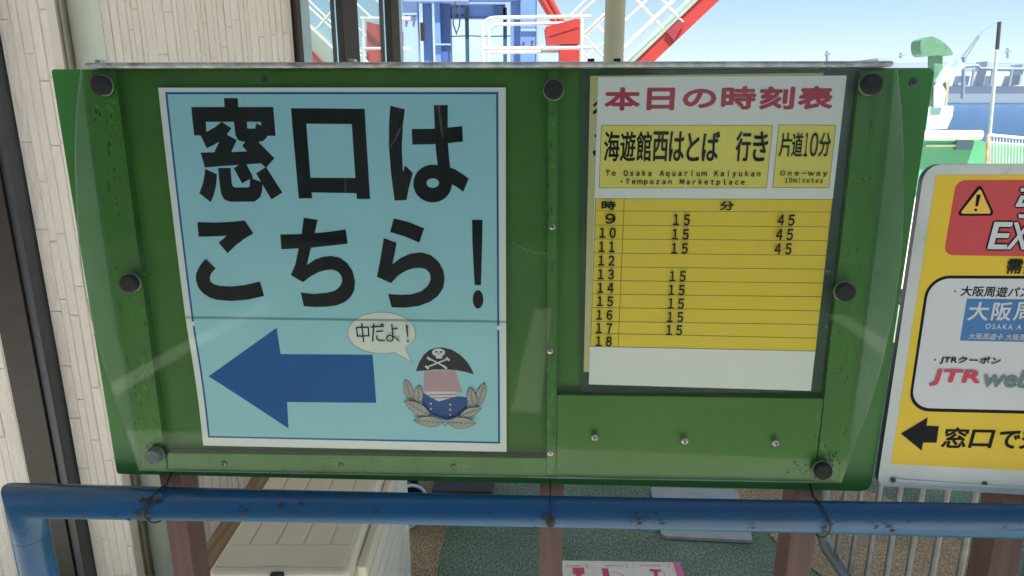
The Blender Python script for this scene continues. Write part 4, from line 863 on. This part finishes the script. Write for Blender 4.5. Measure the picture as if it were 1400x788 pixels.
# crowd barrier
bx = 0.853; bar = thing('crowd_barrier', 'galvanised crowd barrier with vertical bars behind the yellow sign', 'barrier', (bx, 1.4, 0))
fr_pts = []
for cy, cz, a0 in ((1.66, 0.365, 180), (1.66, 1.02, 90), (0.86, 1.02, 0), (0.86, 0.365, -90)):
    pass
def corner(cy, cz, a0, r=0.06): return [Vector((bx, cy + r * math.cos(R(a0 + k * 15)), cz + r * math.sin(R(a0 + k * 15)))) for k in range(7)]
ringp = corner(1.64, 0.385, -90) + corner(1.64, 1.02, 0) + corner(0.84, 1.02, 90) + corner(0.84, 0.385, 180)
m = MB(); m.tube(ringp, 0.0165, galv_m, 16, True); put('frame_tube', m, bar)
y = 1.60
while y > 0.84:
    m = MB(); m.tube([(bx, y, 0.331), (bx, y, 1.075)], 0.0068, galv_m, 12); put('bar', m, bar); y -= 0.075
for y in (1.5, 0.98):
    m = MB(); m.tube([(bx - 0.25, y, 0.012), (bx - 0.06, y, 0.06), (bx, y, 0.30), (bx + 0.06, y, 0.06), (bx + 0.25, y, 0.012)], 0.012, galv_m, 12); put('foot', m, bar)

# ================================================================== QUAYSIDE BEYOND THE CANOPY
def plane_box(m, px0, px1, py0, py1, Y, depth, mat):
    p, q = at(px0, py1, Y), at(px1, py0, Y); m.box(p.x, q.x, Y, Y + depth, p.z, q.z, mat)
def col_box(m, px0, px1, Y, depth, z0, z1, mat, yref=45):
    p, q = at(px0, yref, Y), at(px1, yref, Y); m.box(p.x, q.x, Y, Y + depth, z0, z1, mat)
gy = 12.5
gan = thing('boarding_gantry', 'tall blue steel boarding gantry behind the board with teal braces', 'gantry', (at(650, 45, gy).x, gy, 0))
m = MB(); col_box(m, 551, 571, gy, 0.3, 0, 5.2, steel_blue_l); put('column', m, gan, 0.01)
m = MB(); col_box(m, 578.5, 590, gy + 0.25, 0.2, 0, 5.2, steel_blue); put('column', m, gan, 0.01)
m = MB(); col_box(m, 594.5, 602, gy + 0.05, 0.12, 0, 5.2, steel_blue); col_box(m, 602.2, 616, gy + 0.2, 0.3, 0, 5.2, steel_blue_d); put('column', m, gan, 0.01)  # deep blue copy stands in for the shading of the turned face
m = MB(); col_box(m, 698, 711, gy + 0.2, 0.3, 0, 5.2, steel_blue); put('column', m, gan, 0.01)
m = MB(); col_box(m, 711.5, 733, gy, 0.3, 0, 5.2, steel_blue); col_box(m, 733.2, 737, gy - 0.03, 0.36, 0, 5.2, steel_blue_l); put('column', m, gan, 0.01)
m = MB(); plane_box(m, 551, 640, -30, 2.2, gy - 0.06, 0.28, steel_blue_l); put('beam', m, gan, 0.01)
m = MB(); plane_box(m, 617, 691, 7, 25, gy + 0.35, 0.25, steel_blue); put('beam', m, gan, 0.01)
m = MB(); plane_box(m, 640, 737, -30, 1.0, gy + 0.1, 0.2, steel_blue); put('beam', m, gan, 0.01)
for x in (638.5, 690.5):
    m = MB(); col_box(m, x - 2.6, x + 2.6, gy + 0.3, 0.05, 0, 3.0, teal_m); put('brace', m, gan)
m = MB(); m.tube([at(617, 50, gy + 0.4), at(640, 49.3, gy + 0.4), at(668, 50, gy + 0.4), at(700, 49.5, gy + 0.4)], 0.010, teal_m, 8); put('cable', m, gan)
m = MB(); m.tube([at(622, 3, gy - 0.05), at(623, 14, gy - 0.05), at(620, 24, gy - 0.05), at(619.5, 33, gy - 0.05), at(624, 46, gy - 0.05), at(628, 36, gy - 0.05), at(629, 26, gy - 0.05)], 0.012, greyframe_m, 8); put('chain', m, gan)
bolt_m = flat('rusted_bolt', (0.14, 0.08, 0.06), 0.6)
for x, yy in ((556, 22), (566, 22), (556, 30), (566, 30), (625, 10), (632, 10), (625, 21), (632, 21), (716, 58), (728, 56), (716, 64), (728, 62)):
    m = MB(); p_ = at(x, yy, gy + (0.345 if 620 < x < 640 else -0.005)); m.lathe(p_, (0, -1, 0), [(0.022, 0), (0.022, 0.016), (0.0001, 0.02)], bolt_m, 8); put('bolt', m, gan)
for x0, x1, y0, y1, dy in ((552, 570, 18.5, 21, -0.03), (712, 733, 40, 43, -0.03), (617, 691, 5.5, 7, 0.30), (617, 691, 25, 26.5, 0.30), (595, 616, 60, 62, 0.0)):
    m = MB(); plane_box(m, x0, x1, y0, y1, gy + dy, 0.06, steel_blue_l); put('flange', m, gan, 0.004)
m = MB(); plane_box(m, 675, 691, 8, 25, gy + 0.30, 0.04, steel_blue_d); put('gusset', m, gan)
m = MB(); plane_box(m, 575, 579, 31, 56, gy + 0.2, 0.06, bolt_m); put('rusty_plate', m, gan)
m = MB(); plane_box(m, 571.5, 700, 24, 150, 15.2, 0.3, paleblue_panel); tag(put('pale_panel_wall', m), 'pale blue panel wall seen between the blue gantry columns', 'wall')

# white railing round the landing
ry = 10.0; wr = thing('landing_railing', 'white tubular landing railing with rounded corners before the red chute', 'railing', (at(730, 60, ry).x, ry, 0))
def pxtube(l, Y, r, mat, name, par, n=12): m = MB(); m.tube([at(x, y, Y) for x, y in l], r, mat, n); return put(name, m, par)
def curve(p0, c, p1, n=6): return [((1 - t) ** 2 * p0[0] + 2 * t * (1 - t) * c[0] + t * t * p1[0], (1 - t) ** 2 * p0[1] + 2 * t * (1 - t) * c[1] + t * t * p1[1]) for t in [k / n for k in range(n + 1)]]
rr = 0.0235
pxtube([(660.5, 190), (660, 45)] + curve((660, 42), (660, 25), (677, 24.5)) + [(740, 23.5), (808, 23)], ry, rr, white_rail, 'top_rail', wr)
pxtube([(669.5, 190), (668.5, 52)] + curve((668.5, 50), (668.5, 34), (683, 33.5)) + [(790, 32)], ry + 0.7, rr, white_rail, 'top_rail', wr)
pxtube([(660, 66.5), (808, 65.5)], ry, rr, white_rail, 'mid_rail', wr); pxtube([(669, 72), (790, 71)], ry + 0.7, rr, white_rail, 'mid_rail', wr)
pxtube([(795.5, 190), (795.5, 23)], ry, rr, white_rail, 'upright', wr)
# red chute box
rb = thing('red_chute', 'red steel chute box with a sloping top on the landing', 'chute', (at(770, 50, 10.3).x, 10.3, 0))
YF = Fr(at(770, 50, 10.25), (1, 0, 0), (0, 0, 1))
m = MB(); m.prism(YF, YF.pts([(746, 37), (786, 26), (793, 26), (793, 60.5), (749, 61)]), -0.5, 0, red_steel); put('chute_body', m, rb, 0.006)
m = MB(); m.prism(YF, YF.pts([(766, 63), (792.5, 63), (792.5, 230), (766, 230)]), -0.4, -0.01, red_steel); put('chute_leg', m, rb, 0.006)
m = MB(); m.prism(YF, YF.pts([(752, 48.6), (791, 36.6), (791, 37.6), (752, 49.6)]), 0.0005, 0.008, red_steel); put('weld_seam', m, rb)
for q in (((736, -8), (760, 32)), ((747, -8), (768, 32))):
    m = MB(); m.tube([at(*q[0], 11.2), at(*q[1], 11.2)], 0.055, red_steel, 14); put('strut', m, rb)

def gangway(name, label, px, dY, string, mats, members):
    Y = px; root = thing(name, label, 'gangway', (at(*string[0], Y).x, Y, 0))
    return root
# red and white gangway on the right
gY = 8.6
gw_ = thing('gangway', 'red gangway climbing to the right with white lattice handrails', 'gangway', (at(880, 85, gY).x, gY, 0))
GF = Fr(at(900, 50, gY), (1, 0, 0), (0, 0, 1))
lo_l, lo_r = (869 - 0.0, 82), (897, 82)
def ext(p, q, t): return (p[0] + (q[0] - p[0]) * t, p[1] + (q[1] - p[1]) * t)
pA, pB = ext((869, 82), (955, 0), -1.3), ext((869, 82), (955, 0), 2.2); pC, pD = ext((897, 82), (984, 0), 2.2), ext((897, 82), (984, 0), -1.3)
for h, nm in ((0.0, 'stringer'), (-0.95, 'stringer')):
    m = MB(); m.prism(GF, GF.pts([pA, pB, pC, pD]), h - 0.07, h, red_steel); put(nm, m, gw_, 0.005)
m = MB(); m.prism(GF, GF.pts([ext((864, 82), (949, 0), -1.3), ext((864, 82), (949, 0), 2.2), ext((869.5, 82), (954.5, 0), 2.2), ext((869.5, 82), (954.5, 0), -1.3)]), -0.95, 0.02, greygreen_m); put('deck', m, gw_, 0.004)
m = MB(); m.prism(GF, GF.pts([(910, 44), (929, 27), (934, 33), (926, 46), (921, 56)]), 0.0005, 0.03, paint('shadow_red', (0.26, 0.03, 0.04), None, 4, 0.5)); put('shadow_patch', m, gw_, 0.003)  # dark red patch painted in place of the shadow on the stringer
def gtube(p, q, w, dY, nm, e0=0.0, e1=1.0): m = MB(); m.tube([at(*ext(p, q, e0), gY + dY), at(*ext(p, q, e1), gY + dY)], w, white_rail, 12); put(nm, m, gw_)
gtube((852, 67), (922, 0), 0.026, 0.0, 'handrail', -0.4, 2.5); gtube((852, 31), (885, 0), 0.015, 0.0, 'handrail', -0.5, 5)
gtube((797, 48), (830, 17), 0.020, 0.9, 'handrail', 0, 5); gtube((800, 50), (833, 20), 0.012, 0.9, 'handrail', 0, 5)
gtube((779, 22), (802, 0), 0.016, 0.95, 'handrail', 0, 3); gtube((790, 22), (814, 0), 0.016, 0.95, 'handrail', 0, 3)
for p, q, w in (((870, 0), (906, 39), 0.017), ((905, 0), (933, 31), 0.018), ((818, 36), (853, 75), 0.014), ((858, -30), (878, -8), 0.014)): gtube(p, q, w, 0.0, 'baluster', -0.7 if q[1] < 50 else 0, 1.0)
gtube((798, 49), (828, 81), 0.018, 0.9, 'baluster', 0, 1.6); gtube((817, 66), (830, 56), 0.012, 0.9, 'baluster', -1, 1); gtube((798, 74), (815, 88), 0.014, 0.9, 'baluster', 0, 1.5)
# lattice added behind the glass in place of the gangway mirrored in it
refl_gw = thing('gangway', 'white lattice gangway with a red end, standing in for a reflection in the glazed screen', 'gangway', (at(470, 60, 9.0).x, 9.0, 0))
def g2t(p, q, w, dY=0.0, nm='handrail', e0=-1.0, e1=2.0): m = MB(); m.tube([at(*ext(p, q, e0), 9.0 + dY), at(*ext(p, q, e1), 9.0 + dY)], w, white_rail, 12); put(nm, m, refl_gw)
g2t((422, 10), (469, 54), 0.014); g2t((422, 1), (470, 48), 0.014, 0.4); g2t((436, -12), (470, 20), 0.011, 0.4); g2t((424, 37), (471, 82), 0.018, 0, 'handrail', -1, 1.4)
g2t((432, 41), (466, 2), 0.016, 0, 'baluster', 0, 1.6); g2t((492, 10), (508, 25), 0.014, 0, 'handrail', -1, 1.0); g2t((508, -6), (533, 20), 0.014, 0, 'handrail', -1, 1.5)
g2t((494, 25.5), (536, 25.5), 0.018, -0.3, 'top_rail', -0.02, 1.6); g2t((496.5, 26), (497.5, 150), 0.018, -0.3, 'upright', 0, 1); g2t((494, 66.5), (536, 66.5), 0.016, -0.3, 'mid_rail', 0, 1.6)
G2 = Fr(at(500, 60, 9.1), (1, 0, 0), (0, 0, 1))
m = MB(); m.prism(G2, G2.pts([(500, 29), (545, 40), (545, 200), (500, 200)]), -0.4, -0.05, red_steel); put('end_panel', m, refl_gw, 0.006)
m = MB(); m.prism(G2, G2.pts([(405, 24), (424, 40), (475, 89), (475, 120), (424, 74), (405, 56)]), -0.55, -0.2, greygreen_m); put('deck_side', m, refl_gw, 0.006)
m = MB(); m.prism(G2, G2.pts([(410, 58), (426, 70), (446, 92), (446, 120), (410, 90)]), -0.16, -0.05, red_steel); put('stringer', m, refl_gw, 0.006)

# ---- right side: moored green boat, bollard roll, statue, flagpole, small fence
by = 11.0
boat = thing('moored_boat', 'bright green boat deck moored at the quay beyond the yellow sign', 'boat', (at(1340, 210, by).x, by, 0))
BF = Fr(at(1330, 210, by), (1, 0, 0), (0, 0, 1))
m = MB(); m.prism(BF, BF.pts([(1225, 192), (1345, 193), (1352, 200), (1640, 206), (1640, 262), (1225, 262)]), -1.2, 0, boat_green); put('bulwark', m, boat, 0.03, 3)
m = MB(); m.prism(BF, BF.pts([(1225, 262), (1640, 262), (1600, 330), (1235, 330)]), -1.1, -0.02, boat_green); put('hull', m, boat, 0.02)
m = MB(); m.tube([at(1238, 185, by - 0.1), at(1341, 185, by - 0.1)], 0.072, white_rail, 20); put('fender_roll', m, boat)
m = MB(); plane_box(m, 1307, 1332, 190, 205, by - 0.06, 0.055, flat('slate_blue', (0.09, 0.16, 0.20), 0.5)); put('locker', m, boat, 0.004)
m = MB(); plane_box(m, 1266, 1330, 198, 201, by - 0.04, 0.035, paint('pale_yellow_green', (0.5, 0.6, 0.3), None, 5, 0.5)); put('rubbing_strake', m, boat, 0.003)
sy = 11.8; SF = Fr(at(1285, 110, sy), (1, 0, 0), (0, 0, 1))
st = thing('carved_figure', 'green carved figure with a broad cap and a blue banner rising behind the board', 'statue', (at(1285, 190, sy).x, sy, at(1285, 192, sy).z))
def soft(px, n=5): return smooth(px, n)
m = MB(); m.prism(SF, SF.pts(soft([(1259, 58), (1263, 53), (1268, 53), (1273, 50), (1284, 54), (1296, 63), (1303, 74), (1296, 76.5), (1280, 76), (1264, 77), (1259, 70)])), -0.28, 0, statue_green); put('cap', m, st, 0.05, 3)
m = MB(); m.prism(SF, SF.pts(soft([(1280, 73), (1290, 73), (1291, 95), (1296, 120), (1293, 146), (1280, 148), (1276, 130), (1279, 100)])), -0.22, -0.04, statue_green); put('body', m, st, 0.04, 3)
m = MB(); m.prism(SF, SF.pts([(1303, 80), (1321, 88), (1308, 103), (1291, 112), (1281, 121), (1279, 112), (1286, 100)]), -0.05, 0.02, statue_blue); put('banner', m, st, 0.01)
m = MB(); m.prism(SF, SF.pts([(1297, 101), (1312, 100), (1304, 176), (1291, 178)]), -0.3, -0.24, statue_tan); put('back_plank', m, st, 0.01)
m = MB(); m.prism(SF, SF.pts([(1270, 146), (1304, 145), (1302, 160), (1295, 176), (1266, 178)]), -0.10, 0.0, pale_panel); put('base_panel', m, st, 0.01)
m = MB(); m.prism(SF, SF.pts([(1276, 118), (1284, 112), (1292, 126), (1288, 147), (1275, 147)]), 0.002, 0.04, white_rail); put('shield', m, st, 0.01)
fpY = 12.5
m = MB(); m.tube([at(1349, 230, fpY), at(1353, 185, fpY), at(1363, 70, fpY)], 0.026, white_rail, 14)
r = thing('flagpole', 'thin leaning pale pole with a dark tip beyond the yellow sign', 'pole', at(1349, 230, fpY)); put('shaft', m, r)
m = MB(); m.tube([at(1363.2, 68, fpY), at(1366.5, 30, fpY)], 0.030, greyframe_m, 14); put('tip', m, r)
fy = 10.4; sf = thing('deck_fence', 'small white barred fence with a rusty post on the green boat', 'fence', at(1375, 235, fy))
pxtube([(1348, 240), (1351, 185)], fy, 0.022, paint('rusty_white', (0.55, 0.42, 0.28), (0.4, 0.22, 0.10), 12, 0.7), 'end_post', sf)
pxtube([(1351, 184.5), (1400, 189), (1470, 195)], fy, 0.020, white_rail, 'top_rail', sf); pxtube([(1350, 194), (1400, 198), (1470, 204)], fy, 0.008, white_rail, 'mid_rail', sf)
for k in range(26):
    x = 1354.5 + k * 4.3; pxtube([(x - 1.5, 242), (x, 185 + (x - 1351) * 0.092)], fy, 0.0075, white_rail, 'fence_bar', sf, 6)

# ---- far shore
FY = 420.0
far = thing('harbour_terminal', 'long pale terminal buildings with pipework across the harbour', 'terminal', (at(1320, 130, FY).x, FY, -1.5))
def far_box(name, x0, x1, y0, y1, mat, dep=40, off=0): m = MB(); plane_box(m, x0, x1, y0, y1, FY + off, dep, mat); return put(name, m, far)
fw = flat('far_pale_wall', (0.55, 0.60, 0.64), 0.7); fb = flat('far_blue_grey', (0.30, 0.37, 0.45), 0.7); fd = flat('far_navy', (0.05, 0.07, 0.14), 0.6); fg = flat('far_grey', (0.20, 0.26, 0.30), 0.7)
far_box('quay_wall', 1100, 1700, 128, 139, fg, 60, -4); far_box('quay_band', 1270, 1700, 118, 127.5, fd, 30, -2)
far_box('shed', 1240, 1700, 98, 127, fw, 40, 6); far_box('roof', 1200, 1700, 80, 86, fb, 60, 30); far_box('shed', 1200, 1700, 86, 98, fw, 50, 34)
for k in range(9): far_box('shed', 1310 + k * 34, 1326 + k * 34, 104, 117, (fb, fw, fg)[k % 3], 10, 2)
far_box('tower', 1393, 1401, 88, 116, fb, 10, 0); far_box('tower', 1345, 1350, 84, 120, fg, 10, 0)
m = MB(); m.tube([at(1310, 92, FY), at(1336, 90, FY), at(1340, 94, FY), at(1370, 95, FY), at(1400, 95, FY), at(1500, 94, FY)], 0.9, fg, 8); put('pipe', m, far)
for x in range(1330, 1560, 26): far_box('pipe_leg', x, x + 1.2, 95, 118, fg, 1, -1)
cr = thing('harbour_crane', 'thin dark lattice crane jib leaning right across the harbour', 'crane', at(1318, 135, 380))
for p, q, w in (((1314, 80), (1338, 48), 0.5), ((1320, 80), (1339, 50), 0.35), ((1338, 48), (1352, 36), 0.22), ((1352, 36), (1364, 31), 0.2), ((1316, 135), (1318, 78), 0.9)):
    m = MB(); m.tube([at(*p, 380), at(*q, 380)], w, fg, 8); put('jib', m, cr)
for x, h in ((1131, 70), (1232, 72), (1201, 80), (1378, 66)):
    m = MB(); m.tube([at(x, 137, 500), at(x, h, 500)], 1.0, fg, 6); m.tube([at(x - 3, h + 5, 500), at(x + 4, h + 3, 500)], 0.8, fg, 6)
    tag(put('far_mast', m), 'tiny faint mast on the far shoreline', 'mast', 'masts on the far shore')
m = MB(); plane_box(m, -700, 2100, 118, 138, 900, 60, fb); tag(put('far_shore', m), None, None, kind='structure')

# ---- the harbour air
m = MB(); hz = bpy.data.materials.new('sea_haze'); hz.use_nodes = True; hn = hz.node_tree.nodes; hn.remove(hn['Principled BSDF'])
vol = hn.new('ShaderNodeVolumePrincipled'); vol.inputs['Color'].default_value = (0.70, 0.84, 1.0, 1); vol.inputs['Density'].default_value = 0.00038; vol.inputs['Anisotropy'].default_value = 0.0
hz.node_tree.links.new(vol.outputs[0], hn['Material Output'].inputs['Volume'])
m.box(-1600, 1600, -75, 1260, -5.0, 70, hz); tag(put('haze', m), 'thin pale sea haze over the harbour', 'haze', kind='stuff')
